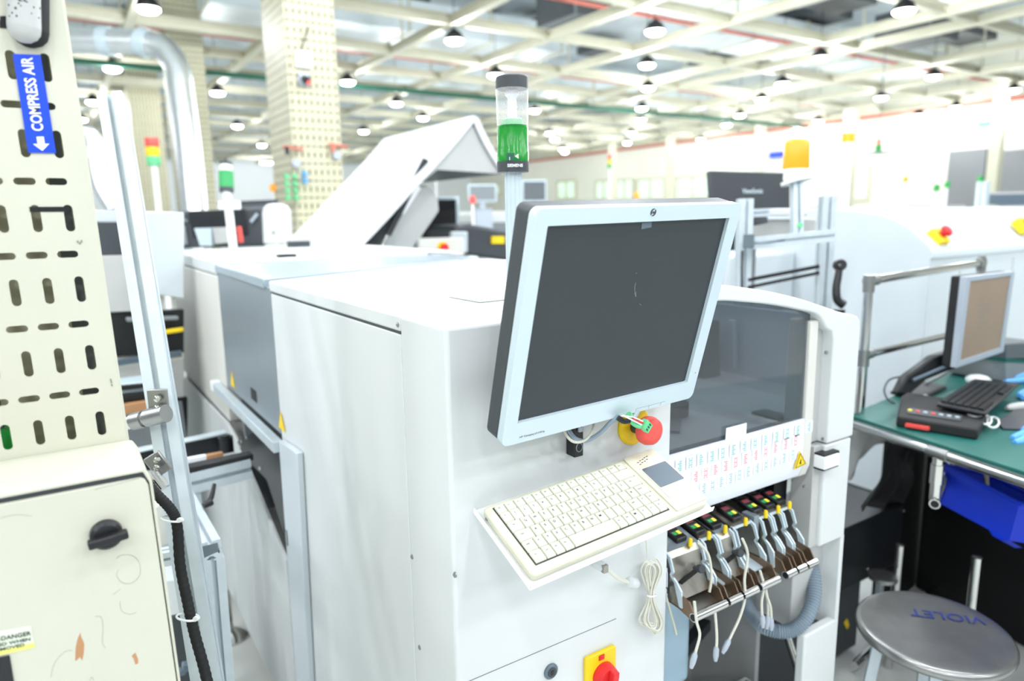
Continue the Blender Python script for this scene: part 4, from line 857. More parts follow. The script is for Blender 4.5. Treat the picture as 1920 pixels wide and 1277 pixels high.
# made-up shapes imitating the reflection-like view in the hood glass
r_ = root('interior_stand_in', 'made-up grey shapes and floor plate behind the tinted hood window, imitating its reflection', 'machine interior', (1.1, 1.4, -.6))
MB().box(.89, 1.62, 1.90, 1.92, -.62, -.40).build('back_wall', 'bezel2', r_)
MB().box(.89, 1.60, .93, 1.90, -.475, -.455).build('floor_plate', 'ltgrey', r_)
MB().box(1.60, 1.62, .96, 1.92, -.62, -.26).build('side_wall', 'bezel2', r_)
for nm, m_, yy, t, ps in [('cabinet_shape', 'padgrey', 1.42, .14, [(1392, 578), (1476, 580), (1474, 716), (1396, 700)]), ('pale_side', 'paper', 1.40, .05, [(1477, 582), (1512, 586), (1508, 692), (1478, 706)]),
                           ('dark_shape', 'darkgrey', 1.30, .10, [(1318, 600), (1350, 600), (1352, 726), (1320, 730)]), ('grey_shape', 'ltgrey', 1.60, .06, [(1340, 585), (1395, 583), (1395, 690), (1345, 700)]),
                           ('upright', 'bezel2', 1.27, .02, [(1376, 600), (1383, 600), (1384, 690), (1377, 692)])]:
    mb = MB(); pp(mb, ps, 'y', yy, t); mb.build(nm, m_, r_, bevel=.004)
MB().cyl((1.15, 1.10, -.455), (1.15, 1.10, -.425), .035).build('round_base', 'rubber', r_)
MB().ob((1.05, 1.0, -.455), V(.75, .66, 0).normalized(), V(-.66, .75, 0).normalized(), Z, (0, .6), (-.012, .012), (0, .006)).build('rail', 'darkgrey', r_)
MB().box(1.44, 1.455, 1.06, 1.29, -1.50, -.56).build('side_plate', 'ltgrey', r_)
MB().box(.89, 1.46, 1.275, 1.29, -1.50, -.80).build('rear_plate', 'ltgrey', r_)
MB().ob((1.13, 1.26, -.98), V(.86, 0, -.5), Y, V(.5, 0, .86), (0, .26), (0, .015), (-.004, .10)).build('slanted_plate', 'midgrey', r_, bevel=.003)
# side post with curved top
r_ = root('machine_end_post', 'white arched end frame and post of the machine around the hood window', 'machine post', (1.42, .86, FL))
PX0, PX1 = 1.336, 1.471
oc = crom([V(.887, AY, -.158), V(.92, AY, -.142)] + [U(x, y, 'y', AY) for x, y in [(1350, 536), (1400, 540), (1450, 548), (1500, 560), (1540, 573), (1575, 585)]] + [V(1.435, AY, -.221)], 4) + [V(1.456, AY, -.227), V(1.467, AY, -.238), V(PX1, AY, -.255)]
icv = crom([V(.887, AY, -.176), V(.93, AY, -.168)] + inner + [V(1.345, AY, -.243)], 4) + [V(1.368, AY, -.252), V(1.373, AY, -.27)]
MB().prism(oc + [V(PX1, AY, -.502), V(1.373, AY, -.502)] + icv[::-1], Y * .05).build('upper_frame', 'mwhite', r_, bevel=.004, seg=3, ang=.5)
MB().box(1.332, 1.376, .880, .905, -.502, -.235).build('inner_cheek', 'ltgrey', r_, bevel=.002)
MB().box(1.372, PX1 - .002, .857, .92, -.746, -.506).build('middle_post', 'mwhite', r_, bevel=.004)
MB().box(1.345, 1.374, .866, .92, -.746, -.506).build('middle_cheek', 'ltgrey', r_, bevel=.002)
MB().box(1.30, 1.346, .93, 1.0, -.70, -.45).build('gap_shade', 'black', r_)  # black block paints the shade of the gap beside the hood end
MB().box(1.345, PX1 - .012, .90, 1.0, -.96, -.742).build('recess_panel', 'ltgrey', r_, bevel=.003)
MB().box(PX1 - .014, PX1, .858, 1.0, -.98, -.742).build('edge_strip', 'mwhite', r_, bevel=.002)
MB().box(1.34, PX1, .857, .88, FL + .03, -.955).build('lower_post', 'mwhite', r_, bevel=.005, seg=3)
MB().box(1.0, PX1 - .01, 1.30, 2.0, FL + .03, -.56).build('rear_body', 'ltgrey', r_, bevel=.004)
for px, py in [(1549, 661), (1552, 775), (1543, 823), (1508, 912)]:
    c = U(px, py, 'y', .866); MB().lathe(V(c.x, .868, c.z), V(0, -1, 0), [(0, .004), (.004, .004), (.005, .002)], 12).build('screw', 'steel', r_)
a = U(1530, 855, 'y', .86); b = U(1554, 868, 'y', .86); MB().box(a.x, b.x + .004, .838, .866, b.z, a.z + .002).build('latch', 'paper', r_, bevel=.002)
MB().box(a.x + .003, b.x + .008, .842, .866, b.z - .004, a.z + .006).build('latch_base', 'black', r_)
# ================================================================ FEEDERS
def feeder(x0, x1, plate, knob, lb, btnx, wide_bar=None):
    r_ = root('tape_feeder', lb, 'feeder', ((x0 + x1) / 2, .85, -.72), 'tape feeders in the machine front')
    P2 = [(.873, -.628), (.862, -.634), (.852, -.660), (.857, -.668), (.845, -.676), (.832, -.690), (.829, -.722)]
    back = [(y + .005, z) for y, z in P2]
    for s_, xa in ((0, x0), (1, x1 - .004)):          # bright wavy side plates
        body = [(y, z) for y, z in P2] + [(.98, -.722), (.98, -.596), (.90, -.600)]
        MB().prism([V(xa, y, z) for y, z in P2 + [(.836, -.722), (.850, -.680), (.862, -.668), (.858, -.660), (.867, -.640), (.878, -.632)]], X * .004).build('side_plate', 'bezel', r_)
        MB().prism([V(xa + .0012, y, z) for y, z in [(.871, -.630), (.858, -.66), (.845, -.685), (.834, -.70), (.834, -.722), (1.05, -.722), (1.05, -.612), (.93, -.616)]], X * .0016).build('side_wall', 'brushed', r_)
    MB().prism([V(x0 + .003, y, z) for y, z in [(.874, -.628), (.93, -.614), (1.05, -.610), (1.05, -.616), (.93, -.620), (.876, -.634)]], X * (x1 - x0 - .006)).build('top_plate', 'greypaint' if plate != 'x' else 'brushed', r_)
    if plate == 'steel':
        q = [(y + .003, z) for y, z in P2]; q2 = [(y + .006, z) for y, z in reversed(P2)]
        MB().prism([V(x0 + .004, y, z) for y, z in [(.876, -.630), (.865, -.640), (.862, -.664), (.858, -.676), (.838, -.712), (.842, -.713), (.862, -.678), (.867, -.664), (.869, -.642), (.88, -.632)]], X * (x1 - x0 - .008)).build('front_plate', 'brushed', r_)
    else:
        MB().prism([V(x0 + .004, y, z) for y, z in [(.905, -.635), (.90, -.70), (.904, -.70), (.909, -.635)]], X * (x1 - x0 - .008)).build('inner_face', 'greypaint', r_)
        MB().prism([V(x0 + .004, y, z) for y, z in [(.905, -.70), (.836, -.714), (.836, -.718), (.905, -.704)]], X * (x1 - x0 - .008)).build('floor_plate', 'bezel', r_)
        MB().box(x0, x1, .872, .878, -.634, -.628).build('top_lip', 'bezel', r_)
    bw = .0105; bx = (x0 + x1) / 2 if btnx is None else btnx
    # control pad on top
    o_ = V(bx - .028, .885, -.598)
    d1 = V(0, 1, .22).normalized(); d3 = X.cross(d1)
    pad = MB().ob(V(bx, .880, -.628), X, d1, d3, (-bw - .004, bw + .003), (.002, .050), (0, .012)).build('control_pad', 'black', r_, bevel=.003)
    MB().ob(V(bx, .880, -.628), X, d1, d3, (-bw, bw - .002), (.032, .042), (.012, .0126)).build('red_key', 'redled', pad)
    MB().ob(V(bx, .880, -.628), X, d1, d3, (-bw, -.001), (.014, .024), (.012, .0126)).build('green_key', 'greenled', pad)
    MB().ob(V(bx, .880, -.628), X, d1, d3, (.001, bw - .002), (.014, .024), (.012, .0130)).build('yellow_key', 'yellowled', pad)
    MB().lathe(V(bx + .010, .870, -.632), Z, [(0, .0042), (.014, .0042), (.016, .003)], 12).build('yellow_peg', 'yellow', r_)
    MB().ob(V(bx, .932, -.618), X, Y, Z, (-.008, .008), (0, .03), (0, .014)).build('rear_plug', 'rubber', r_, bevel=.003)
    if knob:
        kc = V(x0 + (x1 - x0) * .58, .848, -.664); dk = V(-.12, -1, .35).normalized()
        MB().cyl(kc, kc + dk * .014, .0045, n=14).lathe(kc + dk * .012, dk, [(0, .0075), (.009, .0082), (.011, .0075)], 18).build('knob', 'darkgrey', r_)
        MB().ob(V(x0 + (x1 - x0) * .5, .8505, -.676), V(1, 0, .30).normalized(), Y, Z, (-(x1 - x0) * .34, (x1 - x0) * .34), (-.006, .004), (-.0012, .0012)).build('slit', 'black', r_)
    # tray below with dark cheeks and polished roller bar
    for xa in (x0 + .003, x1 - .006):
        MB().prism([V(xa, y, z) for y, z in [(.90, -.70), (.84, -.698), (.815, -.702), (.803, -.722), (.808, -.736), (.84, -.728), (.90, -.724)]], X * .0025).build('cheek', 'bronze', r_)
    MB().prism([V(x0 + .004, y, z) for y, z in [(.90, -.722), (.84, -.724), (.806, -.732), (.806, -.735), (.84, -.728), (.90, -.726)]], X * (x1 - x0 - .008)).build('tray', 'brushed', r_)
    MB().lathe(V(x0 + .002, .803, -.728), X, [(0, .0085), (x1 - x0 - .003, .0085)], 20).build('roller_bar', 'chrome', r_)
    MB().cyl(V(x0 + .0012, .803, -.728), V(x0 + .0022, .803, -.728), .0065, n=16).build('bar_hole', 'black', r_)
    return r_
fs_ = [(.903, .993, 'steel', True, 'wide tape feeder with steel face and dark knob, first from the left', .956), (.997, 1.036, 'x', False, 'narrow open tape feeder, second from the left, right of the wide steel one', 1.008),
       (1.039, 1.084, 'steel', True, 'narrow tape feeder with steel face and dark knob, third from the left', 1.056), (1.090, 1.150, 'x', False, 'wide open tape feeder in the middle of the row, left of the gap', 1.118),
       (1.172, 1.204, 'x', False, 'first narrow open tape feeder right of the gap', 1.182), (1.207, 1.238, 'x', False, 'second narrow open tape feeder right of the gap', 1.224), (1.241, 1.276, 'x', False, 'rightmost narrow tape feeder beside the end post', 1.262)]
for a in fs_: feeder(a[0], a[1], a[2], a[3], a[4], a[5])
c = V(1.16, .86, -.66); tag(MB().box(1.153, 1.169, .868, .90, -.73, -.62).build('filler_strip', 'greypaint', bevel=.001), 'dark grey filler strip with a green light in the gap of the feeder row', 'strip')
MB().box(1.158, 1.164, .864, .868, -.672, -.664).build('green_light', 'greenglow', bpy.data.objects['filler_strip'])
MB()
r_ = root('feeder_table', 'grey feeder table with two small labels behind the feeder row', 'table', (1.1, 1.0, -.75))
MB().box(.890, 1.30, .95, 1.05, -.606, -.600).build('top_rail', 'darkgrey', r_, bevel=.001)
MB().box(.888, .9015, .872, 1.05, -.735, -.63).build('end_cheek', 'greypaint', r_, bevel=.002)
for z0, z1 in ((-.685, -.655), (-.715, -.697)): MB().box(.8872, .8882, .852, .868, z0, z1).box(.889, .9, .8645, .8662, z0, z1).build('small_label', 'labelwhite', r_)
MB().box(.89, 1.30, 1.0, 1.05, -.79, -.73).build('skirt', 'shadowgrey', r_)
# white feeder cables with plugs
cb = [([(1310, 1018), (1328, 1040), (1334, 1080), (1330, 1110)], 0), ([(1302, 1128), (1306, 1165), (1312, 1190), (1305, 1220), (1298, 1245)], 1), ([(1340, 1140), (1343, 1175), (1344, 1200), (1342, 1232)], 1), ([(1392, 1010), (1402, 1040), (1396, 1085), (1397, 1120), (1388, 1155), (1372, 1190), (1358, 1218)], 1),
      ([(1425, 1070), (1432, 1100), (1428, 1130), (1430, 1170)], 1), ([(1440, 1085), (1436, 1110), (1445, 1140), (1446, 1175)], 1), ([(1430, 1085), (1438, 1115), (1440, 1150), (1438, 1172)], 1)]
for i, (ps, plug) in enumerate(cb):
    P3 = [yv(x, y, .79 + .004 * i if plug else .822) for x, y in ps]; r_ = root('feeder_cable', ['white cable in front of the first feeder face', 'white cable with plug hanging under the first feeder', 'white cable with plug hanging straight down under the second feeder', 'long white cable with plug swinging left under the middle feeders', 'leftmost of three short white cables under the right feeders', 'rightmost of three short white cables under the right feeders', 'middle one of three short white cables under the right feeders'][i], 'cable', P3[0])
    MB().tube(P3, .0026, 8, 6).build('cord', 'cable', r_)
    if plug:
        d = (P3[-1] - P3[-2]).normalized(); MB().lathe(P3[-1] - d * .022, d, [(0, .003), (.006, .0055), (.02, .0055), (.026, .004), (.03, .0035)], 12).build('plug', 'glove' if 0 else 'bezel2', r_)
tag(MB().tube([yv(1246, 1108, .86), yv(1255, 1140, .86), yv(1266, 1180, .86), yv(1268, 1190, .86)], .0022, 8, 5).build('cream_cable', 'kbbase'), 'short cream cable end beside the machine edge under the feeders', 'cable')
# corrugated hose
hp_ = [yv(1520, 1045, .92), yv(1526, 1080, .90), yv(1526, 1120, .88), yv(1512, 1158, .87), yv(1488, 1180, .88), yv(1460, 1184, .90), yv(1432, 1175, .93), yv(1412, 1155, .98), yv(1398, 1130, 1.02)]
tag(MB().tube(hp_, .0165, 14, 90, rf=lambda t: .0155 + .0016 * math.sin(t * 377)).build('corrugated_hose', 'cablegrey', ang=1.2), 'grey corrugated hose curving below the feeder row', 'hose')
# gas rod with yellow mark
r_ = root('gas_strut', 'dark and chrome strut with a yellow mark leaning below the hose', 'strut', yv(1510, 1290, 1.0))
a, b = yv(1462, 1140, 1.02), yv(1512, 1300, .96); MB().cyl(a, b, .008, n=16).build('rod', 'chrome', r_); MB().cyl(a + (b - a) * .0 + V(.012, .02, 0), b + V(.016, .02, 0), .009, n=12).build('guide', 'rubber', r_)
MB().cyl(a + (b - a) * .78, a + (b - a) * .93, .0095, n=16).build('yellow_mark', 'yellow', r_)
# lower interior : blue grey tub, frames
tag(MB().box(.890, 1.16, 1.03, 1.27, -1.10, -.83).build('waste_tub', 'tubbl', bevel=.02, seg=4), 'blue grey plastic tub under the left feeders', 'tub')
tag(MB().ob((.89, .98, -1.10), V(1, .35, 0).normalized(), V(-.35, 1, 0).normalized(), Z, (0, .5), (0, .03), (0, .03)).build('frame_rail', 'blackmetal', bevel=.003), 'black rail below the blue grey tub', 'rail')
tag(MB().ob((1.12, 1.0, -1.28), V(.8, -.1, .45).normalized(), Y, V(-.45, 0, .9).normalized(), (0, .25), (0, .03), (-.015, .015)).build('frame_rail', 'steel', bevel=.003), 'slanted steel rail between the hose and the tub', 'rail')
tag(MB().prism([V(x, 1.02, z) for x, z in [(1.06, -1.2), (1.40, -1.2), (1.44, -1.3), (1.46, -1.5), (1.0, -1.5), (1.0, -1.25)]], (0, .04, 0)).build('grey_plate', 'ltgrey', bevel=.004), 'dark grey plate low inside the machine opening', 'plate')
tag(MB().ob((1.05, .99, -1.22), V(.85, 0, -.5).normalized(), Y, V(.5, 0, .85).normalized(), (0, .42), (0, .02), (-.03, .03)).build('black_bar', 'rubber', bevel=.003), 'broad black bar slanting across the lower opening', 'bar')
tag(MB().box(.888, 1.30, .92, 1.5, FL + .03, -1.42).build('machine_floor_pan', 'mwhite', bevel=.01), 'grey floor pan under the feeder area', 'pan')
# ================================================================ SIGNAL TOWER ON THE MACHINE
tb = D(957, 560, 1.36); tb = V(.738, 1.13, MT); tp = D(962, 323, 1.30)
r_ = root('signal_tower', 'near signal tower with clear and green lenses on a silver pole above the monitor', 'signal tower', tb)
s0 = D(962, 322, 1.34); base = V(s0.x, s0.y, MT)
MB().cyl(base, s0, .0155, n=28).build('pole', 'bezel', r_); MB().cyl(base, base + Z * .008, .035, n=28).build('pole_foot', 'white', r_)
fl = MB()
for k in range(10):
    a = k * .628; fl.cyl(base + V(.0155 * math.cos(a), .0155 * math.sin(a), 0), s0 + V(.0155 * math.cos(a), .0155 * math.sin(a), 0), .0012, n=6)
fl.build('pole_rib', 'alu', r_)
zc = lambda py: D(962, py, 1.34).z
z = [zc(q) for q in (323, 304, 286, 238, 172, 150)]; cx_, cy_ = s0.x, s0.y; R = .0305
b_ = V(cx_, cy_, 0)
MB().lathe(b_ + Z * z[0], Z, [(0, R), (z[1] - z[0], R), (z[1] - z[0] + .001, R - .002)], 40).build('base', 'darkgrey', r_)
MB().lathe(b_ + Z * z[1], Z, [(0, R), (z[2] - z[1], R), (z[2] - z[1] + .002, R - .001), (z[3] - z[1] - .002, R - .0012), (z[3] - z[1], R - .003)], 40).build('green_lens', 'greenplastic', r_)
MB().lathe(b_ + Z * (z[1] + .004), Z, [(0, R * .85), (z[3] - z[1] - .008, R * .8)], 28).build('green_core', 'greenglow', r_)
MB().lathe(b_ + Z * z[3], Z, [(0, R - .001), (z[4] - z[3], R - .0003), (z[4] - z[3] + .001, R - .003)], 40).build('clear_lens', 'clearplastic', r_)
MB().lathe(b_ + Z * (z[3] + .001), Z, [(0, R * .62), (.012, R * .62), (.0125, R * .3), (.05, R * .28), (.055, R * .45), (z[4] - z[3] - .004, R * .4)], 24).build('bulb_holder', 'labelwhite', r_)
MB().lathe(b_ + Z * z[3], Z, [(.001, R * .66), (.011, R * .66)], 24).build('green_socket', 'ltgreen', r_)
MB().lathe(b_ + Z * z[4], Z, [(0, R), (z[5] - z[4] - .002, R), (z[5] - z[4], R - .002)], 40).build('cap', 'darkgrey', r_)
vd = V(-cx_, -cy_, 0).normalized(); rd = V(-vd.y, vd.x, 0)
fp = b_ + vd * (R + .0012)
text('SIEMENS', fp + Z * ((z[0] * .45 + z[1] * .55)) + rd * .004, rd, Z, .0058, 'white', r_, 'lettering', width=.029, bold=.03)
MB().prism([fp + rd * .004 + Z * (z[1] + .008), fp + rd * .0105 + Z * (z[1] + .0125), fp + rd * .0105 + Z * (z[1] + .0035)], vd * .0006).build('arrow_mark', 'white', r_)
MB().prism([fp + rd * -.0065 + Z * (z[1] + .001), fp + rd * -.0055 + Z * (z[1] + .001), fp + rd * -.0055 + Z * (z[1] + .007), fp + rd * -.0065 + Z * (z[1] + .007)], vd * .0006).build('line_mark', 'white', r_)
MB().prism([fp + rd * -.012 + Z * (z[1] + .000) - vd * .001, fp + rd * .003 + Z * (z[1] + .000) - vd * .001, fp + rd * .003 + Z * (z[1] + .014) - vd * .001, fp + rd * -.012 + Z * (z[1] + .014) - vd * .001], vd * .0004).build('dark_label', 'greenpipe', r_)
# ================================================================ SECOND AND THIRD UNITS OF THE LINE (left, behind)
r_ = root('steel_cover', 'grey blue sheet steel cover between the two white cabinets', 'machine cover', (MX0, 2.1, -.55))
SY0, SY1 = 1.83, 2.46
MB().prism([V(MX0 - .006, SY0, -.146), V(1.05, SY0 + .28, -.146), V(1.30, SY0 + .38, -.146), V(1.30, SY1 + .4, -.136), V(MX0 - .006, SY1, -.140)], (0, 0, -.026)).build('top_sheet', 'bluesteel', r_, bevel=.004)
MB().box(MX0, MX0 + .015, SY0 - .04, SY1, -.548, -.166).build('side_sheet', 'greypaint', r_, bevel=.002)
c = U(476, 740, 'x', MX0); MB().box(MX0 - .001, MX0 + .004, c.y - .035, c.y + .035, c.z - .018, c.z + .016).build('hand_hole', 'black', r_)
for px, py in [(436, 713), (528, 792)]:
    c = U(px, py, 'x', MX0 - .001); MB().prism([c + V(0, .03, -.02), c + V(0, -.03, -.02), c + V(0, 0, .03)], (-.001, 0, 0)).build('warning_triangle', 'yellow', r_)
MB().ob(V(1.22, 2.35, -.134), X, Y, Z, (-.004, .004), (-.2, .2), (-.002, .002)).build('seam', 'midgrey', r_)
r_ = root('cover_rail', 'pale aluminium rail slanting along the lower edge of the steel cover', 'rail', (MX0 - .02, 2.1, -.56))
MB().box(MX0 - .03, MX0 - .004, 1.76, 2.56, -.585, -.556).build('rail', 'alu', r_, bevel=.002); MB().box(MX0 - .032, MX0 - .002, 2.56, 2.60, -.588, -.553).build('end_cap', 'white', r_, bevel=.003)
r_ = root('conveyor_opening', 'dark open bay with black brackets under the steel cover', 'machine bay', (MX0 + .1, 2.1, -1.0))
MB().box(MX0 + .35, MX0 + .37, 1.80, 2.46, -1.2, -.56).build('bay_back', 'rubber', r_)
MB().box(MX0 + .012, MX0 + .35, 2.30, 2.32, -.95, -.56).build('bay_partition', 'midgrey', r_)
MB().prism([U(x, y, 'x', MX0 - .01) for x, y in [(438, 835), (452, 820), (490, 800), (522, 826), (534, 945), (532, 1000), (500, 900), (470, 870)]], (.012, 0, 0)).build('black_bracket', 'blackmetal', r_, bevel=.002)
for px, py in [(453, 828), (462, 820), (451, 836), (488, 878)]:
    c = U(px, py, 'x', MX0 - .013); MB().lathe(c, -X, [(0, .006), (.004, .005)], 10).build('bolt', 'chrome', r_)
r_ = root('lower_panel', 'white lower side panel of the line sloping to the floor under the conveyor', 'machine panel', (MX0 - .02, 2.2, FL))
MB().prism([V(MX0 - .012, y, z) for y, z in [(1.80, -.90), (2.35, -.70), (2.46, -.68), (3.5, -.70), (3.5, FL + .12), (1.80, FL + .12)]], (.01, 0, 0)).build('panel', 'mwhite', r_, bevel=.002)
MB().box(MX0 + .02, MX0 + .3, 1.84, 3.4, FL + .06, FL + .12).build('plinth', 'mwarm', r_)
r_ = root('levelling_foot', 'round metal levelling foot on the floor under the lower panel', 'foot', (MX0 + .02, 2.62, FL))
MB().lathe((MX0 - .045, 2.60, FL), Z, [(0, .062), (.008, .062), (.022, .045), (.034, .015), (.10, .013), (.17, .013)], 24).build('disc', 'chrome', r_)
MB().cyl((MX0 - .045, 2.60, FL + .03), (MX0 - .045, 2.60, FL + .19), .014).build('threaded_rod', 'brushed', r_)
# white cabinet beyond
r_ = root('white_cabinet', 'white machine cabinet behind the grey steel cover', 'machine', (MX0, 2.47, FL))
MB().box(MX0 - .002, 1.30, 2.47, 3.52, -.68, -.178).build('body', 'mwarm', r_, bevel=.006)
MB().box(MX0 - .004, 1.32, 2.466, 3.53, -.176, -.128).build('top', 'mwhite', r_, bevel=.008)
MB().box(MX0 + .01, 1.28, 2.48, 3.5, FL + .15, -.68).build('lower_body', 'mwarm', r_, bevel=.004)
c = U(537, 482, 'z', -.128); MB().box(c.x - .03, c.x + .03, c.y - .02, c.y + .02, -.128, -.118).build('black_catch', 'black', r_)
# raised hood (lid) : cross section in the x-z plane at y = HY
HY0, HY1 = 3.30, 4.45
hp0 = U(655, 468, 'y', HY0); ap = U(888, 216, 'y', HY0); en = U(950, 318, 'y', HY0); m1 = U(770, 345, 'y', HY0); m2 = U(722, 398, 'y', HY0); m3 = U(830, 280, 'y', HY0)
outer_ = crom([hp0, m2, m1, m3, ap - V(.02, 0, .008)], 6) + [ap] + crom([ap + V(.03, 0, -.012), (ap + en) / 2, en], 4)
r_ = root('raised_hood', 'large white machine hood tilted open, the peaked shape behind the near machine', 'hood', hp0)
# thin shell: outer sheet and rim
inn = []
for i, p in enumerate(outer_):
    a = outer_[max(0, i - 1)]; b = outer_[min(len(outer_) - 1, i + 1)]; t = (b - a).normalized(); inn.append(p + Y.cross(t) * .035)
if (inn[5] - outer_[5]).z > 0: inn = [2 * o - q for o, q in zip(outer_, inn)]
MB().prism(outer_ + inn[::-1], Y * (HY1 - HY0)).build('shell', 'mwhite', r_, bevel=.006, ang=.5)
c_in = [p for p in inn]
lo_ = [p for p in inn[2:]]; lo2 = [p + (p - o).normalized() * .005 for p, o in zip(inn[2:], outer_[2:])]
MB().prism([p + V(0, .012, 0) for p in lo_ + lo2[::-1]], Y * (HY1 - HY0 - .03)).build('underside_sheet', 'midgrey', r_, ang=.5)  # extra grey sheet added to darken the hood's underside
MB().prism([c_in[k] + V(.0, .02, 0) for k in range(12, len(c_in))] + [U(820, 318, 'y', HY0 + .02)], Y * .012).build('inner_gusset', 'ltgrey', r_)
ga = [U(x, y, 'y', HY0 + .15) for x, y in [(782, 350), (800, 346), (822, 372), (824, 396), (770, 474), (708, 474)]]
MB().prism(ga, Y * .25).build('inner_box', 'ltgrey', r_, bevel=.01)
g0, g1 = U(727, 440, 'y', HY0 + .05), U(798, 300, 'y', HY0 + .05)
MB().cyl(g0 + (g0 - g1) * .28, g0, .007, n=10).build('gas_rod', 'chrome', r_); MB().cyl(g0, g1, .018, n=14).build('gas_cylinder', 'blackmetal', r_)
MB().prism([U(x, y, 'y', HY0 + .06) for x, y in [(752, 392), (778, 346), (790, 352), (757, 402)]], Y * .03).build('cylinder_label', 'paper', r_)
hb = MB()
for px in (560, 650): c = U(px, 458 + (px - 560) * .12, 'y', HY0 + .1); hb.box(c.x - .05, c.x + .05, c.y - .02, c.y + .02, c.z - .02, c.z + .015)
hb.build('hinge', 'darkgrey', r_)
r_ = root('hood_machine', 'white machine under the raised hood', 'machine', (1.0, HY0, FL))
MB().box(1.53, 1.66, 3.0, HY1, FL + .1, -.17).build('body', 'mwhite', r_, bevel=.01)
MB().box(1.33, 1.52, 2.6, 3.6, FL + .1, -.165).box(.95, 1.40, 3.56, HY1, FL + .1, -.15).build('side_body', 'mwhite', r_, bevel=.006)
MB().box(1.36, 1.64, 3.1, 3.9, -.166, -.158).build('bed_plate', 'bluesteel', r_, bevel=.002)
# monitor backs on the white cabinet
mc = D(404, 424, 3.75)
ux = AX.copy(); ux.z = 0; ux.normalize(); un = V(ux.y, -ux.x, 0)
r_ = root('computer_monitor', 'black monitor seen from behind, standing on the white cabinet', 'monitor', V(mc.x, mc.y, -.128))
pf = lambda x, y, o=0: UP(x, y, mc + un * o, un)
MB().prism([pf(x, y) for x, y in [(318, 397), (490, 390), (494, 462), (330, 466)]], -un * .05).build('back_case', 'darkgrey', r_, bevel=.01)
MB().prism([pf(x, y, .012) for x, y in [(352, 396), (460, 391), (464, 440), (362, 446)]], -un * .012).build('raised_panel', 'blackmetal', r_, bevel=.006)
MB().prism([pf(x, y, .016) for x, y in [(384, 402), (426, 400), (427, 409), (385, 411)]], -un * .006).build('vent', 'black', r_)
MB().prism([pf(x, y, .016) for x, y in [(330, 402), (352, 413), (350, 417), (328, 406)]], -un * .006).build('tape_strip', 'midgrey', r_)
MB().prism([pf(x, y, .016) for x, y in [(468, 414), (480, 399), (484, 403), (472, 418)]], -un * .006).build('tape_strip', 'bezel2', r_)
MB().prism([pf(x, y, .01) for x, y in [(336, 425), (347, 424), (352, 458), (340, 459)]], -un * .006).build('side_label', 'midgrey', r_)
r_ = root('computer_monitor', 'second dark monitor behind the black one on the white cabinet', 'monitor', D(460, 400, 4.3) - Z * .1)
m2c = D(460, 400, 4.3); pg = lambda x, y: UP(x, y, m2c, un)
MB().prism([pg(x, y) for x, y in [(408, 379), (520, 374), (516, 450), (412, 455)]], -un * .05).build('back_case', 'shadowgrey', r_, bevel=.008)
MB().prism([pg(x, y) + un * .006 for x, y in [(408, 379), (520, 374), (519, 381), (409, 386)]], -un * .01).build('top_edge', 'darkgrey', r_)
r_ = root('rounded_box', 'white box with rounded top standing right of the black monitor back', 'box', D(510, 455, 3.75))
q0 = D(510, 420, 3.75); pr2 = [UP(x, y, q0, un) for x, y in [(492, 458), (490, 400), (493, 389), (500, 383), (511, 381), (521, 386), (527, 396), (530, 456)]]
MB().prism(pr2, -un * .18).build('case', 'mwhite', r_, bevel=.01); c = UP(513, 436, q0 + un * .002, un); MB().cyl(c, c + un * .004, .006).build('lock', 'darkgrey', r_)
# papers / clear box in front
mq = D(400, 445, 3.6); ph = lambda x, y: UP(x, y, mq, un)
tag(MB().prism([ph(x, y) for x, y in [(364, 428), (396, 427), (398, 461), (375, 461)]], -un * .02).build('paper_sheet', 'bezel'), 'pale folded sheet leaning on the black monitor back', 'paper')
tag(MB().prism([ph(x, y) for x, y in [(398, 427), (428, 426), (432, 455), (402, 458)]], -un * .04).build('small_carton', 'ltgrey', bevel=.003), 'small grey carton between the pale sheet and the white pole', 'box')
tag(MB().prism([UP(x, y, mq + un * .03, un) for x, y in [(443, 425), (450, 424), (455, 455), (447, 456)]], -un * .02).build('red_clip', 'estop', bevel=.003), 'narrow red strip beside the white pole on the white cabinet', 'strip')
# green signal tower with thick white pole on the white cabinet
b = D(437, 462, 3.35); b = V(b.x, b.y, -.128); tpz = D(426, 360, 3.35).z
r_ = root('signal_tower', 'signal tower with a green lens on a white pole standing on the white cabinet', 'signal tower', b)
tq = D(425, 360, 3.35); tq2 = D(423, 293, 3.35)
MB().cyl(b, tq, .019, n=20).build('pole', 'white', r_); ax2 = (tq2 - tq); 
MB().lathe(tq, ax2, [(0, .033), (.02, .033), (.022, .03)], 24).build('base', 'darkgrey', r_); MB().lathe(tq + ax2.normalized() * .02, ax2, [(0, .034), (.078, .034), (.08, .03)], 24).build('green_lens', 'greenled', r_)
MB().lathe(tq + ax2.normalized() * .10, ax2, [(0, .028), (.03, .028)], 24).build('clear_lens', 'white', r_); MB().lathe(tq + ax2.normalized() * .13, ax2, [(0, .03), (.014, .03), (.016, .012), (.03, .006)], 24).build('cap', 'darkgrey', r_)
c = D(428, 385, 3.33); MB().ob(c, ux, -un, Z, (-.05, .05), (0, .03), (-.02, .02)).build('clamp', 'white', r_, bevel=.004)
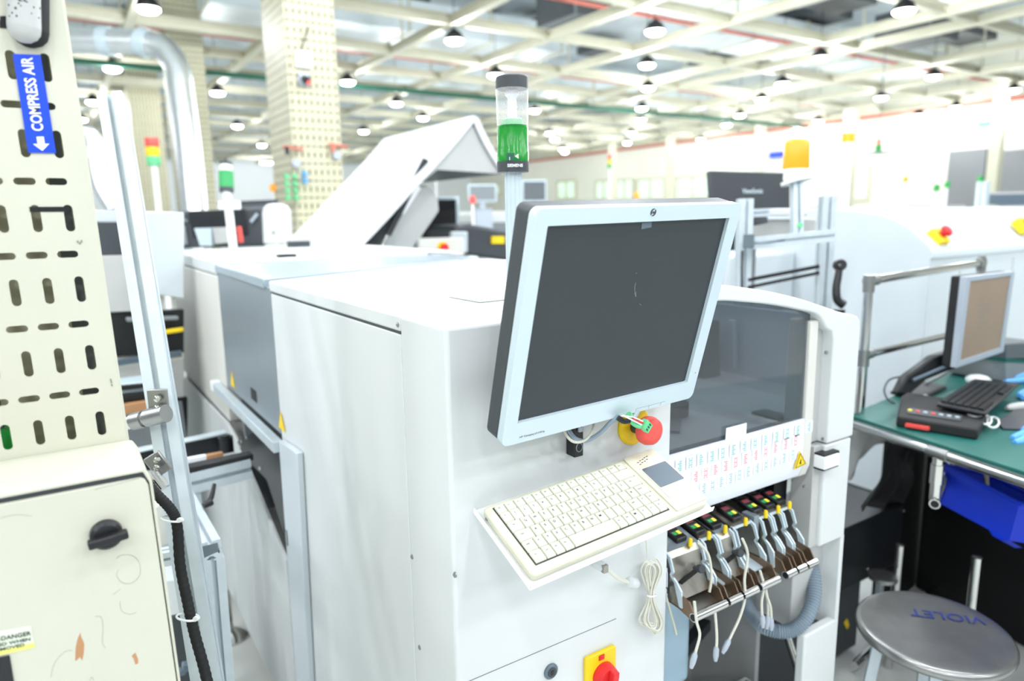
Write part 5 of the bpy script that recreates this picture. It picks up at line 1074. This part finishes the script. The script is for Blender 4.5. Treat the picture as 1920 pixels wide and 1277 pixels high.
# ================================================================ RIGHT SIDE: BLACK CABINET, WORKBENCH, STOOL, OVEN
r_ = root('black_cabinet', 'black steel cabinet between the machine end post and the workbench', 'cabinet', (2.1, 1.2, FL))
MB().box(1.62, 2.42, 1.20, 1.50, -1.245, -1.02).build('upper_box', 'blackmetal', r_, bevel=.006)
MB().box(1.64, 2.25, 1.24, 1.48, FL + .02, -1.245).build('pedestal', 'darkgrey', r_, bevel=.004)
MB().prism([V(x, 1.1985, z) for x, z in [(2.02, -1.50), (2.05, -1.475), (2.055, -1.44), (2.065, -1.47), (2.085, -1.48), (2.03, -1.515)]][:0] or [U(1588, 1180, 'y', 1.238), U(1582, 1168, 'y', 1.238), U(1588, 1160, 'y', 1.238), U(1592, 1172, 'y', 1.238)], (0, -.001, 0)).build('yellow_sticker', 'yellow', r_)
MB().box(1.9, 2.05, 1.26, 1.30, -1.019, -1.012).build('handle', 'black', r_, bevel=.003)
for px, py in [(1695, 958), (1627, 1067)]:
    c = U(px, py, 'y', 1.199); MB().lathe(c, V(0, -1, 0), [(0, .005), (.004, .004)], 10).build('screw', 'chrome', r_)
# workbench frame
ex = V(.992, .125, 0).normalized(); ey = V(.222, .975, 0).normalized(); B0 = V(2.07, 1.205, -.65)
W_ = lambda u, v, h=0: B0 + ex * u + ey * v + Z * h
r_ = root('workbench', 'pipe frame workbench with a green top at the right edge', 'workbench', W_(.6, -.5, FL + .65)); wb = r_
MB().ob(B0, ex, ey, Z, (0, 1.9), (-1.25, .02), (-.004, .008)).build('green_mat', 'teal', r_, bevel=.002)
MB().ob(B0, ex, ey, Z, (0.0, 1.9), (-1.25, .02), (-.018, -.004)).build('table_board', 'ltgrey', r_)
PR = .014
MB().cyl(W_(-.004, .02, -.018), W_(-.004, -1.25, -.018), PR, n=20).build('edge_pipe', 'chrome', r_)
MB().cyl(W_(0, .02, -.03), W_(1.9, .02, -.03), PR, n=20).build('back_pipe', 'chrome', r_)
MB().cyl(W_(0.04, .0, -.03), W_(.04, .0, .435), PR, n=20).build('leg', 'chrome', r_)
MB().cyl(W_(1.08, .0, -.03), W_(1.08, .0, .465), PR, n=20).build('leg', 'chrome', r_)
MB().cyl(W_(.55, -.86, FL + .65), W_(.55, -.86, -.03), PR, n=20).build('leg', 'chrome', r_)
MB().cyl(W_(0.03, .0, .435), W_(1.09, .0, .435), PR, n=20).build('upper_rail', 'chrome', r_)
MB().cyl(W_(0.03, .0, .20), W_(1.09, .0, .165), PR * .9, n=20).build('middle_rail', 'chrome', r_)
for u, v, h in [(.04, 0, .435), (1.08, 0, .435), (.04, 0, .20)]:
    jn = MB(); jn.cyl(W_(u, v, h - .035), W_(u, v, h + .018), PR * 1.25, n=18).cyl(W_(u - .01 if u < .1 else u - .05, v, h), W_(u + .05 if u < .1 else u + .01, v, h), PR * 1.25, n=18); jn.build('pipe_joint', 'steel', r_)
for vv in (-.30, -.62, -.9): MB().cyl(W_(-.004, vv - .03, -.018), W_(-.004, vv + .03, -.018), PR * 1.2, n=18).build('pipe_joint', 'steel', r_)
# hanging stub with open pipe end
su = W_(-.004, -.30, -.02)
MB().cyl(su, su - Z * .135, PR, n=20).cyl(su - Z * .03, su - Z * .085, PR * 1.2, n=20).build('stub_pipe', 'chrome', r_)
e0 = su - Z * .138 - ex * .02 - ey * .01; e1 = su - Z * .138 + ex * .35 + ey * .08
MB().cyl(e0, e1, PR, n=20).build('open_pipe', 'chrome', r_); MB().cyl(e0 - (e1 - e0).normalized() * .0006, e0, PR * .78, n=20).build('pipe_mouth', 'black', r_)
# rails under
MB().cyl(W_(.05, -.05, -.86), W_(1.6, -.05, -.86), PR, n=16).build('low_rail', 'chrome', r_)
# dark curtain / panel under the bench
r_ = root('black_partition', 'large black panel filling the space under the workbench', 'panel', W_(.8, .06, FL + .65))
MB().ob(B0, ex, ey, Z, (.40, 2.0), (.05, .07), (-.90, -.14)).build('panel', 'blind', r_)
tag(MB().grid(lambda a, b: W_(.46 - .40 * b * (1 - a) + .02 * math.sin(b * 11), -.02 + .02 * math.sin(a * 15 + b * 5), -.05 - .09 * a - .26 * b), 16, 12).build('black_bag', 'rubber', solid=.004), 'black crumpled bag hanging under the left end of the workbench', 'bag')
tag(MB().grid(lambda a, b: W_(.02 + .33 * a, .03 + .015 * math.sin(a * 9 + b * 4), -.06 - .16 * b * (1 - .6 * a) - .01 * math.sin(a * 17)), 14, 6).build('plastic_bag', 'ltgrey', solid=.002), 'crumpled pale plastic bag under the left corner of the workbench', 'bag')
r_ = root('wall_socket', 'white power box with a brown socket behind the end post under the bench corner', 'socket', W_(.0, .1, -.12))
MB().ob(W_(.02, .12, -.10), ex, ey, Z, (-.04, .07), (0, .04), (-.05, .03)).build('box', 'mwarm', r_, bevel=.004); MB().ob(W_(.02, .118, -.125), ex, ey, Z, (0, .035), (-.004, 0), (-.016, .012)).build('socket_face', 'orange', r_)
r_ = root('grey_carton', 'pale grey cabinet side visible between the end post and the black bag', 'cabinet', W_(-.1, .5, FL + .65))
MB().ob(W_(-.3, .55, 0), ex, ey, Z, (0, .6), (0, .2), (-.9, -.05)).build('body', 'mwarm', r_, bevel=.01)
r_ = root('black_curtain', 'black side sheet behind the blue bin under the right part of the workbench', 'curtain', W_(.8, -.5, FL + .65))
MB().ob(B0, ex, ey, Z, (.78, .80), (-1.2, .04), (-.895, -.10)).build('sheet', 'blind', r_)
# blue bin
r_ = root('blue_bin', 'bright blue open plastic bin hanging under the workbench', 'bin', D(1850, 930, 2.1))
tl = D(1772, 872, 2.16); tr = D(1912, 945, 1.92); bl_ = D(1762, 944, 2.12); br_ = D(1893, 1014, 1.94)
n_ = (tr - tl).cross(bl_ - tl).normalized(); n_ = -n_ if n_.dot(FW) < 0 else n_
bk = [tl + n_ * .22 + Z * .05, tr + n_ * .22 + Z * .05, bl_ + n_ * .16 + Z * .04, br_ + n_ * .16 + Z * .04]
t_ = .004
def wall(a, b, c, d, nn): MB_ = MB().prism([a, b, c, d], nn * t_); return MB_
wl = wall(tl, tr, br_, bl_, n_)
for q in ((tl, bk[0], bk[2], bl_), (tr, bk[1], bk[3], br_), (bl_, br_, bk[3], bk[2]), (bk[0], bk[1], bk[3], bk[2])):
    nn = (q[1] - q[0]).cross(q[2] - q[0]).normalized(); wl.prism(list(q), nn * t_)
wl.build('shell', 'binblue', r_, bevel=.0008)
rm = MB()
for a, b in ((tl, tr), (tl, bk[0]), (tr, bk[1]), (bk[0], bk[1])): rm.cyl(a, b, .006, n=10)
rm.build('rim', 'binblue', r_)
MB().prism([br_, br_ + (bl_ - br_) * .28, br_ + (bl_ - br_) * .22 - Z * .012, br_ + (bl_ - br_) * .1 - Z * .012], n_ * .06).build('foot', 'binblue', r_)
MB().cyl(D(1848, 868, 2.12), D(1850, 925, 2.1), .008, n=10).build('hanging_hook', 'brushed', r_)
# stool
sc_ = V(1.693, .745, -1.005); sr = .172; sn = V(-.02, -.03, 1).normalized()
r_ = root('round_stool', 'round steel stool with VIOLET lettered on the seat', 'stool', (sc_.x, sc_.y, FL))
MB().lathe(sc_, sn, [(-.022, sr - .010), (-.020, sr - .002), (-.012, sr), (-.004, sr - .001), (0, sr - .006), (.001, sr - .014), (-.0015, sr - .030), (-.003, .001)], 72).build('seat', 'steel', r_, ang=1.2)
tcn = sc_ + sn * .0005
tvx = (U(1842, 1167, 'z', -1.005) - U(1706, 1150, 'z', -1.005)); tvx.z = 0
text('VIOLET', U(1775, 1156, 'z', -1.004) + Z * .0005, -tvx.normalized(), V(tvx.y, -tvx.x, 0).normalized(), .033, 'violetink', r_, 'lettering', width=.166)
tcol = MB()
for k in range(4):
    a = math.radians(30 + k * 90); p = sc_ + V(math.cos(a) * .11, math.sin(a) * .11, -.02); q = V(sc_.x + math.cos(a) * .17, sc_.y + math.sin(a) * .17, FL)
    MB().ob(p, (q - p).normalized(), V(-math.sin(a), math.cos(a), 0), (q - p).normalized().cross(V(-math.sin(a), math.cos(a), 0)), (0, (q - p).length), (-.0125, .0125), (-.0125, .0125)).build('leg', 'alu', r_, bevel=.002)
rg = [sc_ + V(.145 * math.cos(k * math.pi / 8), .145 * math.sin(k * math.pi / 8), -.30) for k in range(16)]
MB().tube(rg, .008, 10, 2, closed=True).build('foot_ring', 'chrome', r_)
MB().box(sc_.x - .1, sc_.x + .1, sc_.y - .012, sc_.y + .012, sc_.z - .045, sc_.z - .02).box(sc_.x - .012, sc_.x + .012, sc_.y - .1, sc_.y + .1, sc_.z - .045, sc_.z - .02).build('cross_frame', 'blackmetal', r_)
# chrome uprights behind stool
for (a, b, d, lb) in [((1688, 1022), (1678, 1100), 2.35, 'short chrome upright behind the left rim of the stool'), ((1832, 1045), (1822, 1125), 2.1, 'short chrome upright behind the stool against the black panel')]:
    p, q = D(*a, d), D(*b, d); r_ = root('chrome_upright', lb, 'pipe', (q.x, q.y, FL)); MB().cyl(V(q.x, q.y, FL), p, .0145, n=18).build('pipe', 'chrome', r_); MB().cyl(p, p + (p - q).normalized() * .004, .0145, .012, n=18).build('cap', 'steel', r_)
tag(MB().cyl(U(1655, 1085, 'z', -1.2), U(1655, 1085, 'z', -1.2) + Z * .012, .045, n=20).build('metal_disc', 'steel'), 'small grey metal disc left of the stool seat behind the black cabinet', 'disc')
p = U(1645, 1085, 'y', 1.22); tag(MB().box(p.x - .012, p.x + .012, 1.20, 1.22, -1.45, -1.245).build('white_bracket', 'alu', bevel=.002), 'narrow pale bracket beside the black cabinet pedestal', 'bracket')
# ---- things on the bench
# pc monitor
pm = D(1845, 590, 2.40); mxv = (D(1896, 585, 2.50) - D(1800, 605, 2.33)); mxv.z = 0; mxv.normalize(); mnv = V(mxv.y, -mxv.x, 0); mnv = -mnv if mnv.dot(FW) > 0 else mnv
q_ = lambda x, y, o=0: UP(x, y, pm + mnv * o, mnv)
r_ = root('computer_monitor', 'office monitor with a brownish screen and grey frame on the workbench', 'monitor', W_(.55, -.02, .008))
fr_ = [q_(x, y) for x, y in [(1812, 519), (1903, 509), (1882, 660), (1793, 690)]]; inr = [q_(x, y) for x, y in [(1820, 528), (1896, 517), (1876, 652), (1801, 677)]]
mb = MB(); 
for k in range(4): mb.prism([fr_[k], fr_[(k + 1) % 4], inr[(k + 1) % 4], inr[k]], -mnv * .02)
mb.build('bezel', 'bezel2', r_, bevel=.001)
MB().prism([p + -mnv * .004 for p in inr], -mnv * .006).build('screen', 'brownscreen', r_)
MB().prism([p - mnv * .02 for p in fr_], -mnv * .03).build('back_case', 'rubber', r_, bevel=.005)
sl = MB()
for k in range(7):
    a = q_(1838, 562 + k * 11 , .0); sl.ob(a - mnv * .0035, mxv, mnv, Z, (-.01, .04 + .02 * (k % 3)), (0, .0005), (-.001, .001))
sl.build('screen_text', 'door', r_)
s0 = q_(1800, 672, -.03); s1 = W_(.40, .05, .01)
MB().prism([D(x, y, 2.42) for x, y in [(1684, 738), (1700, 706), (1752, 668), (1788, 656), (1800, 664), (1798, 688), (1738, 712), (1704, 742)]], FW * .05).build('stand_arm', 'black', r_, bevel=.006)
MB().cyl(D(1712, 713, 2.4), D(1790, 680, 2.4), .006, n=10).build('arm_strip', 'padgrey', r_)
MB().ob(W_(.45, -.02, .008), ex, ey, Z, (-.10, .16), (-.06, .06), (0, .012)).build('stand_foot', 'black', r_, bevel=.006)
# black keyboard
r_ = root('keyboard', 'black keyboard lying tilted on the black case on the workbench', 'keyboard', W_(.5, -.15, .03))
kq = [U(x, y, 'z', -.60) for x, y in [(1755, 763), (1848, 782), (1912, 724), (1826, 716)]]
MB().prism(kq, Z * .012).build('base', 'black', r_, bevel=.004)
ke = (kq[1] - kq[0]); kf = (kq[3] - kq[0])
for a in range(16):
    for b in range(6):
        if (b == 0 and 4 < a < 10): continue
        o_ = kq[0] + kf * (.05 + .056 * a) + ke * (.92 - .15 * b) ; MB().prism([o_ + Z * .012, o_ + kf * .047 + Z * .012, o_ + kf * .047 - ke * .12 + Z * .012, o_ - ke * .12 + Z * .012], Z * .006).build('key', 'blackmetal', r_) if a * 6 + b < 92 else None
# black case device
r_ = root('black_case', 'black tool tester case with red button marks in front of the black keyboard', 'case', W_(.2, -.12, .01))
cq = [U(x, y, 'z', -.642) for x, y in [(1680, 800), (1832, 826), (1848, 798), (1842, 775), (1700, 752), (1688, 760)]]
MB().prism(cq, Z * .032).build('body', 'rubber', r_, bevel=.006)
ce = [U(x, y, 'z', -.609) for x, y in [(1700, 775), (1800, 790), (1805, 780), (1706, 766)]]
MB().prism(ce, Z * .002).build('control_strip', 'darkgrey', r_)
for k, m_ in enumerate(['yellowled', 'estop', 'bezel', 'estop', 'bezel', 'bezel', 'bezel']):
    p = ce[0] + (ce[1] - ce[0]) * (.03 + .15 * k) + (ce[3] - ce[0]) * .5; MB().cyl(p + Z * .002, p + Z * .005, .006, n=12).build('push_button', m_, r_)
a = U(1722, 800, 'z', -.63); MB().ob(a, (cq[1] - cq[0]).normalized(), Z, X, (-.03, .03), (-.004, .006), (-.012, .0)).build('red_window', 'estop', r_)
# white coiled ties
r_ = root('white_ribbon', 'curled white cable ribbon beside the black case', 'ribbon', W_(.35, -.3, .01)); mb = MB()
for k, (cx, cy, rr_) in enumerate([(1850, 788, 9), (1862, 792, 11), (1845, 782, 7)]):
    mb.tube([U(cx + rr_ * math.cos(t) * 1.0, cy + rr_ * .9 * math.sin(t), 'z', -.62 - .004 * k) for t in [q * math.pi / 5 for q in range(10)]], .003, 6, 3, closed=True)
mb.tube([U(1815, 778, 'z', -.61), U(1830, 782, 'z', -.61), U(1842, 780, 'z', -.612), U(1852, 772, 'z', -.61)], .0035, 6, 4).build('ribbon', 'white', r_)
# mouse, clips, gloves, dark tray
p = U(1834, 716, 'z', -.64); tag(MB().lathe(p, Z, [(0, .04), (.012, .042), (.022, .03), (.027, .01)], 24).build('white_mouse', 'white', ang=1.2), 'white rounded puck behind the black keyboard', 'mouse')
p = U(1725, 748, 'z', -.635); tag(MB().ob(p, V(.9, -.4, 0), V(.4, .9, 0), Z, (-.04, .03), (-.012, .012), (0, .012)).build('white_tag', 'white', bevel=.004), 'small white tag left of the keyboard on the bench', 'tag')
def glove(lb, pts, m_='glove'):
    r_ = root('rubber_glove', lb, 'glove', V(pts[0][0])); mb = MB()
    for ps in pts: mb.tube(ps, .011, 10, 5, rf=lambda t: .013 - .005 * t)
    mb.build('fingers', m_, r_)
g = lambda x, y, h=0: U(x, y, 'z', -.63 + h)
glove('light blue rubber glove at the right edge above the keyboard', [[g(1925, 712), g(1905, 714), g(1884, 716)], [g(1925, 702), g(1912, 706), g(1898, 708)]])
glove('second light blue rubber glove lower at the right edge', [[g(1925, 735), g(1915, 738), g(1910, 742)], [g(1925, 740), g(1918, 746)]])
glove('light blue rubber glove on the green mat near the right edge of the bench', [[g(1925, 812, -.01), g(1912, 816, -.01), g(1898, 822, -.01)], [g(1925, 822, -.01), g(1912, 828, -.01), g(1902, 830, -.01)], [g(1925, 806, -.01), g(1918, 808, -.01)]])
tag(MB().prism([U(x, y, 'z', -.641) for x, y in [(1868, 792), (1905, 770), (1925, 768), (1925, 808), (1880, 806)]], Z * .006).build('dark_tray', 'darkgrey', bevel=.001), 'thin dark tray at the right end of the bench', 'tray')
tag(MB().lathe(U(1905, 763, 'z', -.63), V(1, -.3, 0), [(-.04, .006), (-.02, .013), (.03, .014), (.05, .012)], 14).build('tool_handle', 'ltgrey'), 'grey tool handle on the dark tray at the right edge', 'tool')
r_ = root('metal_box', 'dark metal box with grey lid at the right edge of the bench', 'box', W_(.95, .0, .01))
MB().prism([U(x, y, 'y', 1.12) for x, y in [(1886, 676), (1950, 682), (1950, 720), (1886, 716)]], Y * .2).build('box', 'midgrey', r_, bevel=.003); MB().prism([U(x, y, 'y', 1.12) for x, y in [(1886, 645), (1950, 640), (1950, 672), (1886, 674)]], Y * .2).build('upper_part', 'shadowgrey', r_, bevel=.004)
MB().prism([U(x, y, 'y', 1.118) for x, y in [(1886, 673), (1950, 676), (1950, 682), (1886, 679)]], Y * .2).build('lid_strip', 'teal', r_)
# cables on bench
b_ = lambda x, y, h=0: U(x, y, 'z', -.64 + h)
tag(MB().tube([b_(1690, 706, .06), b_(1668, 712, .05), b_(1658, 730, .03), b_(1664, 748, .01), b_(1678, 756)], .0035, 8, 6).build('bench_cable', 'darkgrey'), 'thin dark cable arching at the left end of the bench', 'cable')
tag(MB().tube([b_(1790, 690, .05), b_(1760, 708, .03), b_(1735, 722, .01), b_(1720, 724)], .003, 8, 6).build('bench_cable', 'darkgrey'), 'thin dark cable behind the black keyboard under the monitor', 'cable')
# ================================================================ CURVED WHITE OVEN
OX, OYF = 3.586, 1.745
r_ = root('reflow_oven', 'long white oven machine with a curved hood behind the workbench', 'machine', (OX, OYF, FL))
cr_ = crom([V(OX, OYF, -.235), V(OX, OYF + .005, -.20), V(OX, 1.80, -.145), V(OX, 1.90, -.07), V(OX, 2.04, -.018), V(OX, 2.25, .008), V(OX, 2.6, .015), V(OX, 3.2, .018)], 6)
MB().prism(cr_ + [V(OX, 3.2, FL + .05), V(OX, OYF + .012, FL + .05), V(OX, OYF + .012, -.236)], X * 1.9).build('hood', 'oven', r_, bevel=.02, seg=4, ang=.8)
MB().prism([p + X * 1.905 for p in cr_] + [V(OX + 1.905, 3.2, FL + .05), V(OX + 1.905, OYF + .012, FL + .05), V(OX + 1.905, OYF + .012, -.236)], X * 2.4).build('hood', 'oven', r_, bevel=.02, seg=4, ang=.8)
for x0 in (OX + .9, OX + 2.0): MB().box(x0, x0 + .004, OYF + .009, OYF + .013, FL + .1, -.27).build('door_seam', 'ltgrey', r_)
MB().box(OX + .3, OX + .306, OYF + .009, OYF + .013, -.9, -.3).build('door_seam', 'ltgrey', r_)
for (px, py, xx) in [(1757, 447, 0), (1915, 425, 1)]:
    c = U(px, py, 'y', 1.80); s_ = V(0, -.75, .66).normalized(); rr2 = root('emergency_stop', ['red emergency stop on a yellow block on the curved oven hood, left one', 'red emergency stop on a yellow block on the curved oven hood, at the right edge'][xx], 'button', c)
    d3 = X.cross(s_)
    MB().ob(c, X, d3, s_, (-.045, .045), (-.045, .045), (-.02, .03)).build('yellow_block', 'yellow', rr2, bevel=.008)
    MB().lathe(c + s_ * .03, s_, [(0, .018), (.015, .018), (.02, .030), (.035, .030), (.042, .02)], 24).build('red_cap', 'red', rr2)
# oven feed section left of the end face
r_ = root('oven_infeed', 'pale machine body behind the aluminium gantry, left of the oven', 'machine', (3.0, 3.0, FL))
MB().box(3.0, 3.58, 2.5, 4.2, FL + .05, -.22).build('body', 'oven', r_, bevel=.02); MB().box(2.99, 3.0, 2.7, 4.0, -.5, -.3).build('side_panel', 'mwhite', r_, bevel=.003)
# ================================================================ ALUMINIUM GANTRY WITH BEACON
r_ = root('aluminium_gantry', 'pale aluminium profile gantry behind the right corner of the monitor', 'frame', (2.15, 1.72, FL)); gd = V(.95, -.31, 0).normalized()
g1 = D(1399, 540, 2.6); g1t = D(1397, 373, 2.6); g2 = D(1546, 560, 2.6); g2t = D(1552, 368, 2.6)
gv = V(g2.x - g1.x, g2.y - g1.y, 0).normalized()
profile_bar(MB(), (g1.x, g1.y, FL), (g1t.x, g1t.y, g1t.z), .05, gv).build('post', 'alu', r_, ang=.3)
profile_bar(MB(), (g2.x, g2.y, FL), (g2t.x, g2t.y, g2t.z), .05, gv).build('post', 'alu', r_, ang=.3)
hA = D(1404, 457, 2.55); hB = D(1566, 441, 2.45); profile_bar(MB(), hA, hB, .042, Z).build('cross_beam', 'alu', r_, ang=.3)
MB().ob(D(1403, 452, 2.52), gv, Z.cross(gv), Z, (-.02, .02), (-.006, 0), (-.025, .025)).build('corner_bracket', 'aludark', r_, bevel=.002)
for a, b, w_ in (((1402, 525), (1538, 499), .007), ((1402, 539), (1538, 511), .006)): MB().cyl(D(*a, 2.62), D(*b, 2.62), w_, n=10).build('dark_rod', 'rubber', r_)
profile_bar(MB(), D(1402, 400, 2.62), D(1440, 398, 2.62), .03, Z).build('short_arm', 'alu', r_, ang=.3)
tag(MB().tube([D(1392, 470, 2.5), D(1391, 500, 2.5), D(1391, 540, 2.5)], .004, 8, 3).build('black_wire', 'rubber'), 'thin black wire down the left gantry post', 'wire')
# beacon on pole
pb0 = D(1494, 448, 2.55); pb1 = D(1494, 342, 2.55)
r_ = root('beacon', 'large orange beacon on a white base atop the gantry', 'beacon', pb0)
profile_bar(MB(), pb0, pb1, .035, gv).build('pole', 'alu', r_, ang=.3)
MB().cyl(pb1, D(1493, 337, 2.55), .055, n=28).build('flange', 'white', r_); MB().lathe(D(1492, 338, 2.55), Z, [(0, .042), (.004, .044), (.040, .043)], 32).build('base', 'white', r_)
oz = D(1492, 317, 2.55); MB().lathe(oz, Z, [(0, .045), (.006, .047), (.09, .044), (.100, .040), (.105, .030), (.107, .002)], 36).build('orange_dome', 'amberlit', r_, ang=.9)
c = D(1499, 423, 2.5); MB().lathe(c, -FW, [(0, .009), (.01, .009)], 14).build('green_clip', 'ltgreen', r_)
tag(MB().tube([D(1499, 350, 2.5), D(1500, 400, 2.5), D(1500, 428, 2.5), D(1492, 442, 2.5), D(1475, 450, 2.5), D(1420, 455, 2.5)], .003, 8, 5).build('beacon_wire', 'cablegrey'), 'thin wire from the beacon pole along the gantry beam', 'wire')
# dark big display with lettering
dc = D(1405, 370, 3.1); dn = (-FW).copy(); dn.z = 0; dn = (dn + X * .1).normalized(); dx = V(-dn.y, dn.x, 0)
dq = lambda x, y, o=0: UP(x, y, dc + dn * o, dn)
r_ = root('computer_monitor', 'large dark grey monitor back with pale lettering behind the gantry', 'monitor', D(1405, 470, 3.1))
MB().prism([dq(x, y) for x, y in [(1331, 320), (1482, 324), (1482, 400), (1440, 396), (1380, 470), (1360, 470), (1336, 400)]], -dn * .05).build('back_case', 'darkgrey', r_, bevel=.006)
text('ViewSonic', dq(1411, 358, .002), dx, Z, .022, 'bezel', r_, 'lettering', width=.096, bold=.02)
MB().cyl(D(1408, 400, 3.15), V(D(1408, 400, 3.15).x, D(1408, 400, 3.15).y, FL), .03, n=14).build('stand', 'midgrey', r_)
r_ = root('scanner_unit', 'grey silver apparatus on the shelf between the gantry posts', 'device', D(1450, 430, 2.9))
mb = MB(); a = D(1440, 418, 2.9); mb.ob(a, gv, V(-gv.y, gv.x, 0), Z, (-.07, .20), (0, .1), (-.07, .015)).build('body', 'ltgrey', r_, bevel=.006)
MB().ob(D(1460, 400, 2.85), gv, V(-gv.y, gv.x, 0), Z, (-.06, .12), (0, .05), (-.012, .02)).build('top_block', 'mwhite', r_, bevel=.006); MB().cyl(D(1426, 420, 2.8), D(1424, 408, 2.8), .03, n=16).build('dark_motor', 'darkgrey', r_)
# black handle arm
r_ = root('swing_arm', 'black curved handle arm between the gantry and the oven', 'handle', D(1575, 570, 2.5))
MB().tube([D(1582, 572, 2.5), D(1570, 562, 2.5), D(1568, 540, 2.5), D(1572, 515, 2.5), D(1574, 498, 2.5)], .012, 12, 5, rf=lambda t: .016 - .004 * t).build('arm', 'black', r_)
MB().lathe(D(1575, 497, 2.5), -FW, [(-.015, .02), (.012, .02), (.016, .016)], 24).build('hub', 'black', r_); MB().lathe(D(1574, 497, 2.48), -FW, [(0, .005), (.004, .004)], 10).build('bolt', 'chrome', r_)
tag(MB().cyl(D(1574, 580, 2.52), V(D(1574, 580, 2.52).x, D(1574, 580, 2.52).y, FL), .02, n=12).build('handle_post', 'blackmetal'), 'dark post under the black curved handle', 'post')
# low wall of grey partitions at right edge, behind oven
r_ = root('grey_partition', 'blue grey low partition behind the oven at the right edge', 'partition', D(1880, 380, 7))
MB().ob(D(1890, 372, 7), V(.83, -.55, 0), V(.55, .83, 0), Z, (-.2, 1.2), (0, .05), (-.06, .055)).build('panel', 'padgrey', r_, bevel=.005); MB().ob(D(1890, 362, 7), V(.83, -.55, 0), V(.55, .83, 0), Z, (-.2, 1.2), (-.01, .06), (-.012, .012)).build('cap_rail', 'ltgrey', r_)
p = D(1842, 365, 5.5); r_ = root('white_post', 'short pale aluminium post behind the curved oven', 'post', V(p.x, p.y, FL)); profile_bar(MB(), V(p.x, p.y, FL), p + Z * .1, .07, X).build('profile', 'alu', r_, ang=.3)
